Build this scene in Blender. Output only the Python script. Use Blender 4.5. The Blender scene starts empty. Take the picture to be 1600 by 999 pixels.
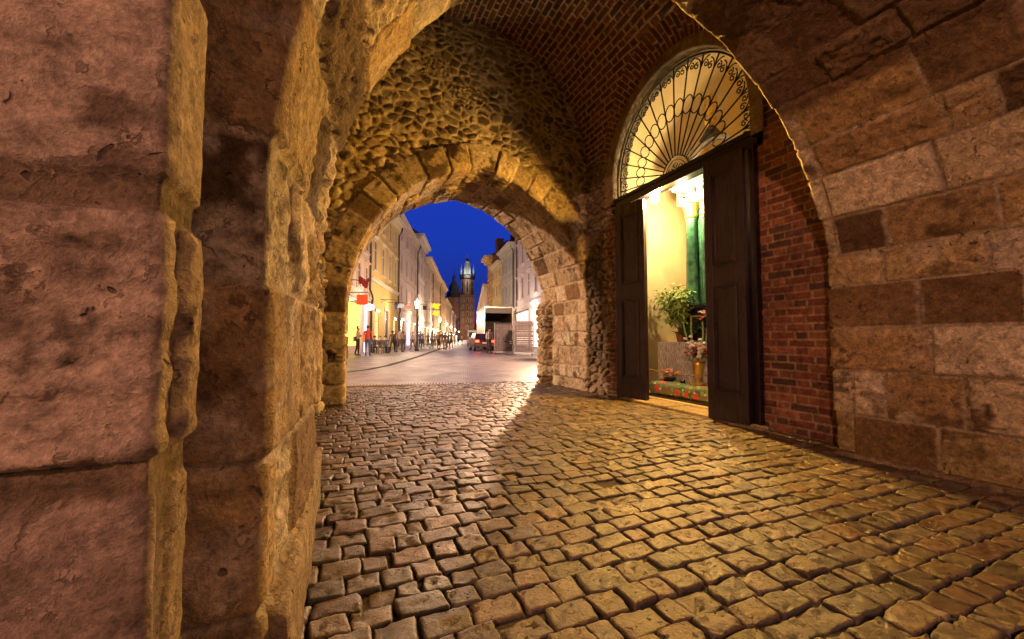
import bpy, bmesh, math, random
import numpy as np
from mathutils import Vector, Matrix
R = math.radians
rng = np.random.default_rng(7)
random.seed(7)
scene = bpy.context.scene
COL = scene.collection

# ------------------------------------------------------------------ camera frame (real metres; eye 1.0 m above paving)
FPX = 636.0; CX = 800.0; CY = 499.5; PITCH = math.atan(30.5 / 636); YAW = R(22.5); EYE = 1.0
cam_d = bpy.data.cameras.new('camera'); cam = bpy.data.objects.new('camera', cam_d); COL.objects.link(cam)
cam.location = (0, 0, EYE); cam.rotation_euler = (R(90) + PITCH, 0, -YAW)
cam_d.sensor_width = 36; cam_d.lens = 36 * FPX / 1600; cam_d.clip_start = 0.02; cam_d.clip_end = 3000
scene.camera = cam

def G(px, depth, z=0.0):
    "ground point at a bearing and a distance along the viewing direction"
    a = (px - 800) / FPX * depth
    return Vector((a * math.cos(YAW) + depth * math.sin(YAW), -a * math.sin(YAW) + depth * math.cos(YAW), z))
def GY(px, py):
    b = (CY - py) / FPX
    f = math.cos(PITCH) - b * math.sin(PITCH); u = math.sin(PITCH) + b * math.cos(PITCH)
    t = -EYE / u
    return G(px, f * t) if False else Vector((((px - 800) / FPX * math.cos(YAW) + f * math.sin(YAW)) * t, (-(px - 800) / FPX * math.sin(YAW) + f * math.cos(YAW)) * t, 0))

# ------------------------------------------------------------------ noise
def _h(ix, iy, iz, seed):
    n = (ix.astype(np.int64) * 374761393 + iy.astype(np.int64) * 668265263 + iz.astype(np.int64) * 2147483647 + seed * 974634777) & 0xffffffff
    n = ((n ^ (n >> 13)) * 1274126177) & 0xffffffff
    n = n ^ (n >> 16)
    return (n & 0xffffff) / float(0xffffff)
def vnoise(x, y, z=None, seed=0):
    if z is None: z = np.zeros_like(x)
    ix, iy, iz = np.floor(x), np.floor(y), np.floor(z)
    fx, fy, fz = x - ix, y - iy, z - iz
    fx = fx * fx * (3 - 2 * fx); fy = fy * fy * (3 - 2 * fy); fz = fz * fz * (3 - 2 * fz)
    r = 0
    for dx in (0, 1):
        for dy in (0, 1):
            for dz in (0, 1):
                w = (fx if dx else 1 - fx) * (fy if dy else 1 - fy) * (fz if dz else 1 - fz)
                r = r + w * _h(ix + dx, iy + dy, iz + dz, seed)
    return r * 2 - 1
def fbm(x, y, z=None, seed=0, oct=4, gain=.5):
    r = 0; a = 1; t = 0
    for o in range(oct):
        r = r + a * vnoise(x * 2 ** o + 17.3 * o, y * 2 ** o - 9.1 * o, None if z is None else z * 2 ** o, seed + o)
        t += a; a *= gain
    return r / t
def sstep(a, b, x):
    t = np.clip((x - a) / (b - a), 0, 1); return t * t * (3 - 2 * t)
def mix(a, b, t):
    return a * (1 - t[..., None]) + b * t[..., None]
def cells(u, v, cu, cv, seed, jit=.9):
    "voronoi: distance to the border, id value, offset to the seed point"
    gu, gv = np.floor(u / cu), np.floor(v / cv)
    f1 = np.full(u.shape, 9.); f2 = np.full(u.shape, 9.); idv = np.zeros(u.shape); idw = np.zeros(u.shape); ou = np.zeros(u.shape); ov = np.zeros(u.shape)
    for du in (-1, 0, 1):
        for dv in (-1, 0, 1):
            a, b = gu + du, gv + dv
            z0 = np.zeros_like(a)
            px = (a + .5 + jit * (_h(a, b, z0, seed) - .5)) * cu + 0
            py = (b + .5 + jit * (_h(a, b, z0, seed + 5) - .5)) * cv
            ddx, ddy = (u - px) / cu, (v - py) / cv
            d = np.sqrt(ddx ** 2 + ddy ** 2)
            n = d < f1
            f2 = np.where(n, f1, np.minimum(f2, d)); f1 = np.where(n, d, f1)
            idv = np.where(n, _h(a, b, z0, seed + 9), idv); idw = np.where(n, _h(a, b, z0, seed + 13), idw)
            ou = np.where(n, ddx, ou); ov = np.where(n, ddy, ov)
    return f2 - f1, idv, idw, ou, ov

# ------------------------------------------------------------------ object helpers
def link(o, parent=None):
    COL.objects.link(o)
    if parent is not None: o.parent = parent
    return o
def tag(o, label=None, cat=None, group=None, kind=None):
    if label: o['label'] = label
    if cat: o['category'] = cat
    if group: o['group'] = group
    if kind: o['kind'] = kind
    return o
def thing(name, label, cat, loc=(0, 0, 0), rz=0, group=None):
    o = bpy.data.objects.new(name, None); link(o); o.location = loc; o.rotation_euler = (0, 0, rz); o.empty_display_size = .2
    return tag(o, label, cat, group)
def copy_tree(o, parent=None):
    c = o.copy(); COL.objects.link(c); c.parent = parent
    for ch in list(o.children): copy_tree(ch, c)
    return c
def grid_obj(name, P, C, mat, parent=None, mask=None):
    n, m = P.shape[:2]
    idx = np.arange(n * m).reshape(n, m)
    q = np.stack([idx[:-1, :-1], idx[1:, :-1], idx[1:, 1:], idx[:-1, 1:]], -1).reshape(-1, 4)
    if mask is not None:
        k = (mask[:-1, :-1] & mask[1:, :-1] & mask[1:, 1:] & mask[:-1, 1:]).reshape(-1)
        q = q[k]
    return raw_obj(name, P.reshape(-1, 3), q, None if C is None else C.reshape(-1, 3), mat, parent)
def raw_obj(name, V, Q, C, mat, parent=None, smooth=True):
    me = bpy.data.meshes.new(name)
    me.vertices.add(len(V)); me.vertices.foreach_set('co', np.ascontiguousarray(V, dtype=np.float32).ravel())
    me.loops.add(Q.size); me.loops.foreach_set('vertex_index', np.ascontiguousarray(Q, dtype=np.int32).ravel())
    me.polygons.add(len(Q)); me.polygons.foreach_set('loop_start', np.arange(0, Q.size, 4, dtype=np.int32))
    me.polygons.foreach_set('use_smooth', np.full(len(Q), smooth))
    me.update(calc_edges=True)
    if C is not None:
        a = me.color_attributes.new('Col', 'FLOAT_COLOR', 'POINT')
        c4 = np.ones((len(V), 4), dtype=np.float32); c4[:, :3] = np.clip(C, .004, .9)
        a.data.foreach_set('color', c4.ravel())
    me.materials.append(mat)
    return link(bpy.data.objects.new(name, me), parent)
class MB:
    "collects simple solids in one mesh"
    def __init__(s): s.v = []; s.f = []; s.m = []; s.mi = 0
    def add(s, V, F):
        b = len(s.v); s.v += [tuple(p) for p in V]; s.f += [tuple(i + b for i in f) for f in F]; s.m += [s.mi] * len(F); return s
    def box(s, a, b, M=None):
        x0, y0, z0 = a; x1, y1, z1 = b
        V = [Vector(p) for p in ((x0, y0, z0), (x1, y0, z0), (x1, y1, z0), (x0, y1, z0), (x0, y0, z1), (x1, y0, z1), (x1, y1, z1), (x0, y1, z1))]
        if M is not None: V = [M @ p for p in V]
        return s.add(V, [(0, 3, 2, 1), (4, 5, 6, 7), (0, 1, 5, 4), (1, 2, 6, 5), (2, 3, 7, 6), (3, 0, 4, 7)])
    def tube(s, pts, r, n=6, cap=True, close=False):
        pts = [Vector(p) for p in pts]; k = len(pts); rs = r if isinstance(r, (list, tuple)) else [r] * k
        rings = []
        up = Vector((0, 0, 1))
        for i, p in enumerate(pts):
            a = pts[(i - 1) % k] if (i > 0 or close) else p; b = pts[(i + 1) % k] if (i < k - 1 or close) else p
            t = (b - a).normalized() if (b - a).length > 1e-9 else Vector((0, 0, 1))
            u = t.cross(up)
            if u.length < .05: u = t.cross(Vector((1, 0, 0)))
            u.normalize(); w = t.cross(u)
            rings.append([p + (u * math.cos(2 * math.pi * j / n) + w * math.sin(2 * math.pi * j / n)) * rs[i] for j in range(n)])
        V = [p for rg in rings for p in rg]; F = []
        for i in range(k if close else k - 1):
            i2 = (i + 1) % k
            for j in range(n): F.append((i * n + j, i * n + (j + 1) % n, i2 * n + (j + 1) % n, i2 * n + j))
        if cap and not close: F.append(tuple(range(n))[::-1]); F.append(tuple((k - 1) * n + j for j in range(n)))
        return s.add(V, F)
    def lathe(s, prof, c=(0, 0, 0), n=16):
        V = []; F = []
        for r, z in prof:
            for j in range(n): V.append((c[0] + r * math.cos(2 * math.pi * j / n), c[1] + r * math.sin(2 * math.pi * j / n), c[2] + z))
        k = len(prof)
        for i in range(k - 1):
            for j in range(n): F.append((i * n + j, i * n + (j + 1) % n, (i + 1) * n + (j + 1) % n, (i + 1) * n + j))
        F.append(tuple(range(n))[::-1]); F.append(tuple((k - 1) * n + j for j in range(n)))
        return s.add(V, F)
    def ball(s, c, r, n=8, sz=1.0, jit=0):
        V = []; F = []; m = n // 2 + 1
        for i in range(m + 1):
            th = math.pi * i / m
            for j in range(n):
                rr = r * (1 + jit * (random.random() - .5))
                V.append((c[0] + rr * math.sin(th) * math.cos(2 * math.pi * j / n), c[1] + rr * math.sin(th) * math.sin(2 * math.pi * j / n), c[2] + sz * rr * math.cos(th)))
        for i in range(m):
            for j in range(n): F.append((i * n + j, (i + 1) * n + j, (i + 1) * n + (j + 1) % n, i * n + (j + 1) % n))
        return s.add(V, F)
    def build(s, name, mats, parent=None, smooth=False, bevel=0):
        me = bpy.data.meshes.new(name); me.from_pydata(s.v, [], s.f)
        for m in (mats if isinstance(mats, (list, tuple)) else [mats]): me.materials.append(m)
        me.polygons.foreach_set('material_index', s.m)
        if smooth: me.polygons.foreach_set('use_smooth', [True] * len(s.f))
        me.update()
        o = link(bpy.data.objects.new(name, me), parent)
        if bevel:
            b = o.modifiers.new('bevel', 'BEVEL'); b.width = bevel; b.segments = 2; b.limit_method = 'ANGLE'
        return o

# ------------------------------------------------------------------ materials
class NT:
    def __init__(s, m): s.t = m.node_tree; s.n = s.t.nodes; s.l = s.t.links
    def new(s, typ, **k):
        n = s.n.new(typ)
        for a, v in k.items():
            if a.startswith('_'): n.inputs[a[1:].replace('_', ' ')].default_value = v
            else: setattr(n, a, v)
        return n
    def to(s, a, ao, b, bi): s.l.new(a.outputs[ao], b.inputs[bi])
def base_mat(name):
    m = bpy.data.materials.new(name); m.use_nodes = True; t = NT(m); b = t.n['Principled BSDF']; return m, t, b
def pbr(name, col, rough=.6, metal=0, var=.25, scale=12, bump=.25, bdist=.004, coat=0, spec=.5):
    "plain surface with procedural tone variation and bump"
    m, t, b = base_mat(name)
    b.inputs['Roughness'].default_value = rough; b.inputs['Metallic'].default_value = metal; b.inputs['Specular IOR Level'].default_value = spec
    if coat: b.inputs['Coat Weight'].default_value = coat
    tc = t.new('ShaderNodeTexCoord'); n = t.new('ShaderNodeTexNoise', _Scale=scale, _Detail=6); t.to(tc, 'Object', n, 'Vector')
    r = t.new('ShaderNodeValToRGB'); r.color_ramp.elements[0].position = .3; r.color_ramp.elements[1].position = .72
    r.color_ramp.elements[0].color = (*[c * (1 - var) for c in col], 1); r.color_ramp.elements[1].color = (*[min(1, c * (1 + var)) for c in col], 1)
    t.to(n, 'Fac', r, 'Fac'); t.to(r, 'Color', b, 'Base Color')
    n2 = t.new('ShaderNodeTexNoise', _Scale=scale * 4, _Detail=5); t.to(tc, 'Object', n2, 'Vector')
    bp = t.new('ShaderNodeBump', _Strength=bump, _Distance=bdist); t.to(n2, 'Fac', bp, 'Height'); t.to(bp, 'Normal', b, 'Normal')
    return m
def stone_mat(name, rough=.8, fine=60, bump=.5, dist=.006, pits=True, spec=.3, rvar=0.0, streak=None, crack=.8, cs=.14):
    "uses the masonry colour stored with the mesh, breaks it up with grain, stains and pits"
    m, t, b = base_mat(name)
    b.inputs['Roughness'].default_value = rough; b.inputs['Specular IOR Level'].default_value = spec
    at = t.new('ShaderNodeAttribute', attribute_name='Col'); tc = t.new('ShaderNodeTexCoord')
    src = tc; so = 'Object'
    if streak:
        mp = t.new('ShaderNodeMapping'); mp.inputs['Scale'].default_value = streak; t.to(tc, 'Object', mp, 'Vector'); src = mp; so = 'Vector'
    n1 = t.new('ShaderNodeTexNoise', _Scale=fine * .25, _Detail=8, _Roughness=.65); t.to(src, so, n1, 'Vector')
    n2 = t.new('ShaderNodeTexNoise', _Scale=fine, _Detail=8, _Roughness=.7); t.to(src, so, n2, 'Vector')
    r1 = t.new('ShaderNodeMapRange'); r1.inputs['From Min'].default_value = .3; r1.inputs['From Max'].default_value = .7; r1.inputs['To Min'].default_value = .42; r1.inputs['To Max'].default_value = 1.42
    t.to(n1, 'Fac', r1, 'Value')
    r2 = t.new('ShaderNodeMapRange'); r2.inputs['From Min'].default_value = .3; r2.inputs['From Max'].default_value = .7; r2.inputs['To Min'].default_value = .78; r2.inputs['To Max'].default_value = 1.2
    t.to(n2, 'Fac', r2, 'Value')
    mu = t.new('ShaderNodeMath', operation='MULTIPLY'); t.to(r1, 'Result', mu, 0); t.to(r2, 'Result', mu, 1)
    vm = t.new('ShaderNodeVectorMath', operation='SCALE'); t.to(at, 'Color', vm, 0); t.to(mu, 'Value', vm, 'Scale')
    last = (vm, 'Vector')
    hs = t.new('ShaderNodeMath', operation='ADD'); t.to(n1, 'Fac', hs, 0)
    m2 = t.new('ShaderNodeMath', operation='MULTIPLY'); m2.inputs[1].default_value = .5; t.to(n2, 'Fac', m2, 0); t.to(m2, 'Value', hs, 1)
    hout = hs
    if pits:
        vo = t.new('ShaderNodeTexNoise', _Scale=fine * .32, _Detail=2, _Roughness=.5, _Distortion=.6); t.to(src, so, vo, 'Vector')
        n3 = t.new('ShaderNodeTexNoise', _Scale=fine * .06, _Detail=3); t.to(tc, 'Object', n3, 'Vector')
        th = t.new('ShaderNodeMapRange'); th.inputs['From Min'].default_value = .4; th.inputs['From Max'].default_value = .7; th.inputs['To Min'].default_value = -.78; th.inputs['To Max'].default_value = -.60
        t.to(n3, 'Fac', th, 'Value')
        lt = t.new('ShaderNodeMath', operation='ADD'); t.to(th, 'Result', lt, 0); t.to(vo, 'Fac', lt, 1)
        pm = t.new('ShaderNodeMapRange'); pm.inputs['From Min'].default_value = 0; pm.inputs['From Max'].default_value = .06; pm.inputs['To Max'].default_value = .7; t.to(lt, 'Value', pm, 'Value')
        dk = t.new('ShaderNodeMix', data_type='RGBA'); t.to(pm, 'Result', dk, 'Factor'); t.l.new(vm.outputs['Vector'], dk.inputs['A'])
        dk.inputs['B'].default_value = (.035, .022, .012, 1); last = (dk, 'Result')
        sb = t.new('ShaderNodeMath', operation='SUBTRACT'); t.to(hs, 'Value', sb, 0); t.to(pm, 'Result', sb, 1); hout = sb
    t.l.new(last[0].outputs[last[1]], b.inputs['Base Color'])
    nc = t.new('ShaderNodeTexNoise', _Scale=fine * cs, _Detail=9, _Roughness=.66, _Distortion=.2); t.to(src, so, nc, 'Vector')
    s1 = t.new('ShaderNodeMath', operation='SUBTRACT'); s1.inputs[1].default_value = .5; t.to(nc, 'Fac', s1, 0)
    s2 = t.new('ShaderNodeMath', operation='ABSOLUTE'); t.to(s1, 'Value', s2, 0)
    s3 = t.new('ShaderNodeMapRange'); s3.inputs['From Min'].default_value = .022; s3.inputs['From Max'].default_value = .0; s3.interpolation_type = 'SMOOTHSTEP'; t.to(s2, 'Value', s3, 'Value')
    s4 = t.new('ShaderNodeMapRange'); s4.inputs['From Min'].default_value = .47; s4.inputs['From Max'].default_value = .62; s4.inputs['To Max'].default_value = crack; t.to(n1, 'Fac', s4, 'Value')
    s5 = t.new('ShaderNodeMath', operation='MULTIPLY'); t.to(s3, 'Result', s5, 0); t.to(s4, 'Result', s5, 1)
    ck_ = t.new('ShaderNodeMix', data_type='RGBA'); t.to(s5, 'Value', ck_, 'Factor'); t.l.new(last[0].outputs[last[1]], ck_.inputs['A']); ck_.inputs['B'].default_value = (.04, .026, .014, 1)
    t.l.new(ck_.outputs['Result'], b.inputs['Base Color'])
    h2 = t.new('ShaderNodeMath', operation='MULTIPLY_ADD'); h2.inputs[1].default_value = -1.2; t.to(s5, 'Value', h2, 0); t.to(hout, 'Value', h2, 2); hout = h2
    if rvar:
        rr = t.new('ShaderNodeMapRange'); rr.inputs['From Min'].default_value = .3; rr.inputs['From Max'].default_value = .7; rr.inputs['To Min'].default_value = rough - rvar; rr.inputs['To Max'].default_value = rough + rvar
        t.to(n1, 'Fac', rr, 'Value'); t.to(rr, 'Result', b, 'Roughness')
    bp = t.new('ShaderNodeBump', _Strength=bump, _Distance=dist); t.to(hout, 'Value', bp, 'Height'); t.to(bp, 'Normal', b, 'Normal')
    return m
def emit(name, col, strength):
    m = bpy.data.materials.new(name); m.use_nodes = True; t = NT(m); t.n.clear()
    o = t.new('ShaderNodeOutputMaterial'); e = t.new('ShaderNodeEmission'); e.inputs[0].default_value = (*col, 1); e.inputs[1].default_value = strength
    t.to(e, 0, o, 0); return m
def light(name, loc, power, col, radius=.08, typ='POINT', rot=None, spot=None, blend=.3):
    l = bpy.data.lights.new(name, typ); l.energy = power; l.color = col; l.shadow_soft_size = radius
    if spot: l.spot_size = spot; l.spot_blend = blend
    o = bpy.data.objects.new(name, l); link(o); o.location = loc
    if rot is not None: o.rotation_euler = rot
    return o

M_lime = stone_mat('limestone', .85, 55, .9, .012)
M_near = stone_mat('near_limestone', .85, 80, 1.0, .014, crack=.55, cs=.05)
M_rub = stone_mat('rubble', .85, 45, .8, .01)
M_brick = stone_mat('brick', .85, 70, .6, .005, pits=False, crack=.25)
M_cob = stone_mat('cobble', .38, 80, .95, .006, spec=.55, rvar=.14, crack=.7)
M_plast = stone_mat('plaster', .8, 30, .4, .004, pits=False)

# ================================================================== THE GATE
gate = thing('gate_tower', 'medieval stone and brick gate passage framing the street with its arches and vault', 'gate')

# palettes (linear reflectance)
LIME = np.array([(.46, .36, .23), (.40, .31, .20), (.36, .27, .165), (.50, .40, .27), (.42, .31, .18)])
SAND = np.array([(.20, .125, .06), (.25, .16, .07), (.13, .08, .04)])
MORT = np.array((.44, .35, .23))

def make_profile(xl, xr, spring, rise, ds, point=0.0, pw=.5, z0=0.0):
    "left jamb up, over the arch, right jamb down: points and outward normals"
    c = (xl + xr) / 2; a = (xr - xl) / 2
    th = np.linspace(math.pi, 0, 400)
    ax = c + a * np.cos(th); az = spring + rise * np.sin(th)
    az = az + point * np.exp(-np.abs(ax - c) / pw) * np.sin(th)
    pts = np.concatenate([np.array([[xl, z0]]), np.stack([ax, az], 1), np.array([[xr, z0]])])
    seg = np.linalg.norm(np.diff(pts, axis=0), axis=1); s = np.concatenate([[0], np.cumsum(seg)])
    n = int(s[-1] / ds); S = np.linspace(0, s[-1], n)
    x = np.interp(S, s, pts[:, 0]); z = np.interp(S, s, pts[:, 1])
    tx = np.gradient(x); tz = np.gradient(z)
    k = np.ones(9) / 9
    tx = np.convolve(np.pad(tx, 4, 'edge'), k, 'valid'); tz = np.convolve(np.pad(tz, 4, 'edge'), k, 'valid')
    l = np.hypot(tx, tz); tx /= l; tz /= l
    return S, x, z, -tz, tx
def arch_strip(name, prof, y0, y1, Wf, Wb, dq, mat, seed, course=(.26, .42), bw=(.35, .7), H0=.018, er=.02, rc=.035, amp=.012, joint=.008, off=.012,
               colf=None, mapf=None, fq=11, onering=False, anis=(1, 1), sand=.12, stain=.45, parent=gate, mort=MORT, rubble_q=None, label=None, pal=LIME, bound=None):
    S, x, z, nx, nz = prof
    T = y1 - y0
    q = np.arange(-Wf, T + Wb, dq)
    # make sure the corners are sampled
    SS, QQ = np.meshgrid(S, q, indexing='ij')
    X = x[:, None] + 0 * QQ; Z = z[:, None] + 0 * QQ; NX = nx[:, None] + 0 * QQ; NZ = nz[:, None] + 0 * QQ
    outw = np.where(QQ < 0, -QQ, np.where(QQ > T, QQ - T, 0)); Y = y0 + np.clip(QQ, 0, T)
    px = X + NX * outw; pz = Z + NZ * outw
    # displacement direction
    d0 = QQ; d1 = QQ - T
    wf = sstep(rc * 1.2, -rc * 1.2, d0); wb = sstep(-rc * 1.2, rc * 1.2, d1); wi = 1 - wf - wb
    dx = -NX * wi; dz = -NZ * wi; dy = -wf + wb
    L = np.sqrt(dx * dx + dy * dy + dz * dz) + 1e-6; dx /= L; dy /= L; dz /= L
    r = np.random.default_rng(seed)
    # courses
    b = [0.0]
    if bound is not None: b = list(bound)
    while b[-1] < S[-1] + .5: b.append(b[-1] + r.uniform(*course))
    b = np.array(b)
    ws = SS + .007 * fbm(SS * 3, QQ * 3, seed=seed, oct=3) * (1 + 0)
    wq = QQ + .011 * fbm(SS * 3 + 50, QQ * 3, seed=seed + 3, oct=3)
    ci = np.clip(np.searchsorted(b, ws.ravel()).reshape(ws.shape) - 1, 0, len(b) - 2)
    dS = np.minimum(ws - b[ci], b[ci + 1] - ws)
    dQ = np.full(ws.shape, 9.); bi = np.zeros(ws.shape, int)
    for k in range(len(b) - 1):
        mk = ci == k
        if not mk.any(): continue
        e = [-Wf - r.uniform(0, .4)]
        while e[-1] < T + Wb + .3: e.append(e[-1] + r.uniform(*bw))
        e = np.array(e)
        if onering: e = e[(e < -Wf + .01) | (e > .1)]
        # keep joints off the arris
        e = np.where(np.abs(e) < .07, .12, e); e = np.where(np.abs(e - T) < .07, T - .12, e); e = np.sort(e)
        w = wq[mk]; j = np.clip(np.searchsorted(e, w) - 1, 0, len(e) - 2)
        dQ[mk] = np.minimum(w - e[j], e[j + 1] - w); bi[mk] = j
    d = np.minimum(dS, dQ)
    fid = ci.astype(float); gid = bi.astype(float); zz = np.zeros_like(fid)
    r1 = _h(fid, gid, zz, seed + 21); r2 = _h(fid, gid, zz, seed + 22); r3 = _h(fid, gid, zz, seed + 23); r4 = _h(fid, gid, zz, seed + 24)
    face = sstep(joint, joint + er, d)
    a1, a2 = anis
    nlow = fbm(SS * 2.2 * a1, QQ * 2.2 * a2, seed=seed + 31, oct=3); nmid = fbm(SS * fq * a1, QQ * fq * a2, zz + r1 * 9, seed=seed + 41, oct=5, gain=.66)
    ridg = 1 - np.abs(fbm(SS * 6 * a1, QQ * 6 * a2, zz + r2 * 5, seed=seed + 47, oct=4))
    rough_blk = (.35 + 1.1 * r3) * (.35 + .65 * sstep(.0, .07, np.minimum(np.abs(QQ), np.abs(QQ - T))))
    h = face * (H0 + off * (r2 - .5) * 2 + amp * rough_blk * (nmid * 1.1 + (ridg - .8) * 1.2)) + .006 * nlow
    chip = sstep(.35, .7, fbm(SS * 4, QQ * 4, seed=seed + 77, oct=3)) * sstep(er * 3.5, 0, d) * face
    h = h - chip * .02
    # rounded, chipped arrises
    cn = rc * (1 + 1.3 * np.clip(fbm(SS * 7, zz, seed=seed + 51, oct=4, gain=.7), -.6, 1))
    for dd in (np.abs(d0), np.abs(d1)):
        tt = np.clip(1 - dd / cn, 0, 1); h = h - cn * (1 - np.sqrt(np.clip(1 - tt * tt, 0, 1))) * .6
    if rubble_q is not None:
        bd, iv, iw, ou, ov = cells(SS + .03 * nmid, QQ + .02 * nlow, .14, .11, seed + 60)
        hr = sstep(.05, .4, bd) * .045 + .03 * (iv - .5) + .015 * nmid - .03
        lowr = (px > 2.5) * sstep(2.1, 1.7, pz); hr = hr + .20 * lowr * sstep(rubble_q, rubble_q + .2, QQ)
        rm = lowr * sstep(rubble_q - .03, rubble_q + .03, QQ + .05 * nlow)
        h = h * (1 - rm) + hr * rm
    # colour
    ids = np.minimum((r1 * len(pal)).astype(int), len(pal) - 1); col = pal[ids]
    ids2 = np.minimum((r3 * 3).astype(int), 2); col = np.where((r4 < sand)[..., None], SAND[ids2], col)
    col = col * (.8 + .4 * r2)[..., None]
    st = sstep(.08, .26, fbm(SS * 2.6, QQ * 2.6, zz + r1 * 3, seed=seed + 71, oct=6, gain=.68))
    col = mix(col, col * np.array((.34, .30, .26)), st * stain * 1.6 * (.3 + r4))
    lt = sstep(.12, .3, fbm(SS * 3.1, QQ * 3.1, zz + r2 * 3, seed=seed + 81, oct=6, gain=.65))
    col = mix(col, np.array((.56, .46, .34)) + 0 * col, lt * .6 * (r4 > .25))
    sp_ = sstep(.16, .30, fbm(SS * 10, QQ * 10, zz + r2, seed=seed + 91, oct=5, gain=.7)) * sstep(-.15, .2, fbm(SS * 1.7, QQ * 1.7, seed=seed + 93, oct=2))
    col = mix(col, np.array((.085, .060, .036)) + 0 * col, sp_ * .75 * face)
    mc = mort * (.75 + .35 * (nmid + .5))[..., None]
    crack = sstep(joint * .9, 0, d) * .6
    mc = mix(mc, mc * .2, crack * sstep(-.3, .3, nlow))
    col = mix(mc, col, face)
    if colf is not None: col, h = colf(SS, QQ, px, Y, pz, col, h, ci)
    P = np.stack([px + dx * h, Y + dy * h, pz + dz * h], -1)
    if mapf is not None: P = mapf(P)
    o = grid_obj(name, P, col, mat, parent)
    if label: o['label'] = label
    return o

# --- outer arch (order nearest the eye) and the portcullis groove behind it
pA = make_profile(-.305, 4.45, 1.9, 2.4, .010, .1)
arch_strip('outer_arch', pA, .90, 1.07, 1.0, .45, .009, M_near, 101, course=(.28, .5), bw=(1.3, 1.6), H0=.020, er=.015, rc=.010, fq=17, amp=.020, joint=.026, mort=np.array((.20, .14, .085)), sand=0, stain=.7,
           bound=[-.22, .275, .765, 1.255, 1.74], pal=np.array([(.42, .31, .23), (.45, .34, .25)]), anis=(1.2, .8), label='outermost arch of large pitted blocks at the left edge')
# --- inner arch, thick
def colB(SS, QQ, px, Y, pz, col, h, ci):
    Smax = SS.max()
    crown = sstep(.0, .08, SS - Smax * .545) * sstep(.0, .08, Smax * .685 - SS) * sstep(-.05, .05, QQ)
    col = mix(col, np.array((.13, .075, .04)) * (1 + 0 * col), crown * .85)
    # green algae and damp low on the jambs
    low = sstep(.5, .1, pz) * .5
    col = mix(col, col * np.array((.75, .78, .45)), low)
    return col, h
def skewB(P):
    w_ = sstep(1.8, .3, P[..., 0]); P[..., 0] += w_ * .055 * (P[..., 1] - 1.2)
    w2 = sstep(2.4, 3.4, P[..., 0]); P[..., 1] -= w2 * np.clip((2.28 - P[..., 1]) / 1.08, 0, 1.1) * .24; return P
pB = make_profile(-.185, 4.06, 1.42, 2.08, .012, .16)
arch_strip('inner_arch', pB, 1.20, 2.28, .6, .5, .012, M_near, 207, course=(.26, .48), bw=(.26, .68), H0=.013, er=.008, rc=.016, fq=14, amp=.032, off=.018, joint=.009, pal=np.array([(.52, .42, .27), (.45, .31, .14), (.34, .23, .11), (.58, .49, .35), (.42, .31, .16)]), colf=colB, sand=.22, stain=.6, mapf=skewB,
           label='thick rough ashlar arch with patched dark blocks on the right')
# --- far arch to the street
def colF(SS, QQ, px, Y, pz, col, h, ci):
    soot_shade = sstep(.06, -.03, QQ) + (1 - sstep(.06, -.03, QQ)) * sstep(1.9, 3.0, pz) * .7        # shade painted into ring and crown; cleaner pale jambs, lightened as if lit
    col = mix(np.clip(col * 1.25, 0, .62), col * .62, np.clip(soot_shade, 0, 1))
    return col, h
pF = make_profile(.02, 4.34, 1.45, 2.44, .015, .12, .7)
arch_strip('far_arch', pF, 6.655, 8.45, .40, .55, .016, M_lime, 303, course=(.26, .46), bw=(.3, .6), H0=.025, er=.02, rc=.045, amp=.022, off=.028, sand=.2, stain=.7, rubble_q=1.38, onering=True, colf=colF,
           label='pointed street arch of pale and brown voussoirs')

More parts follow.
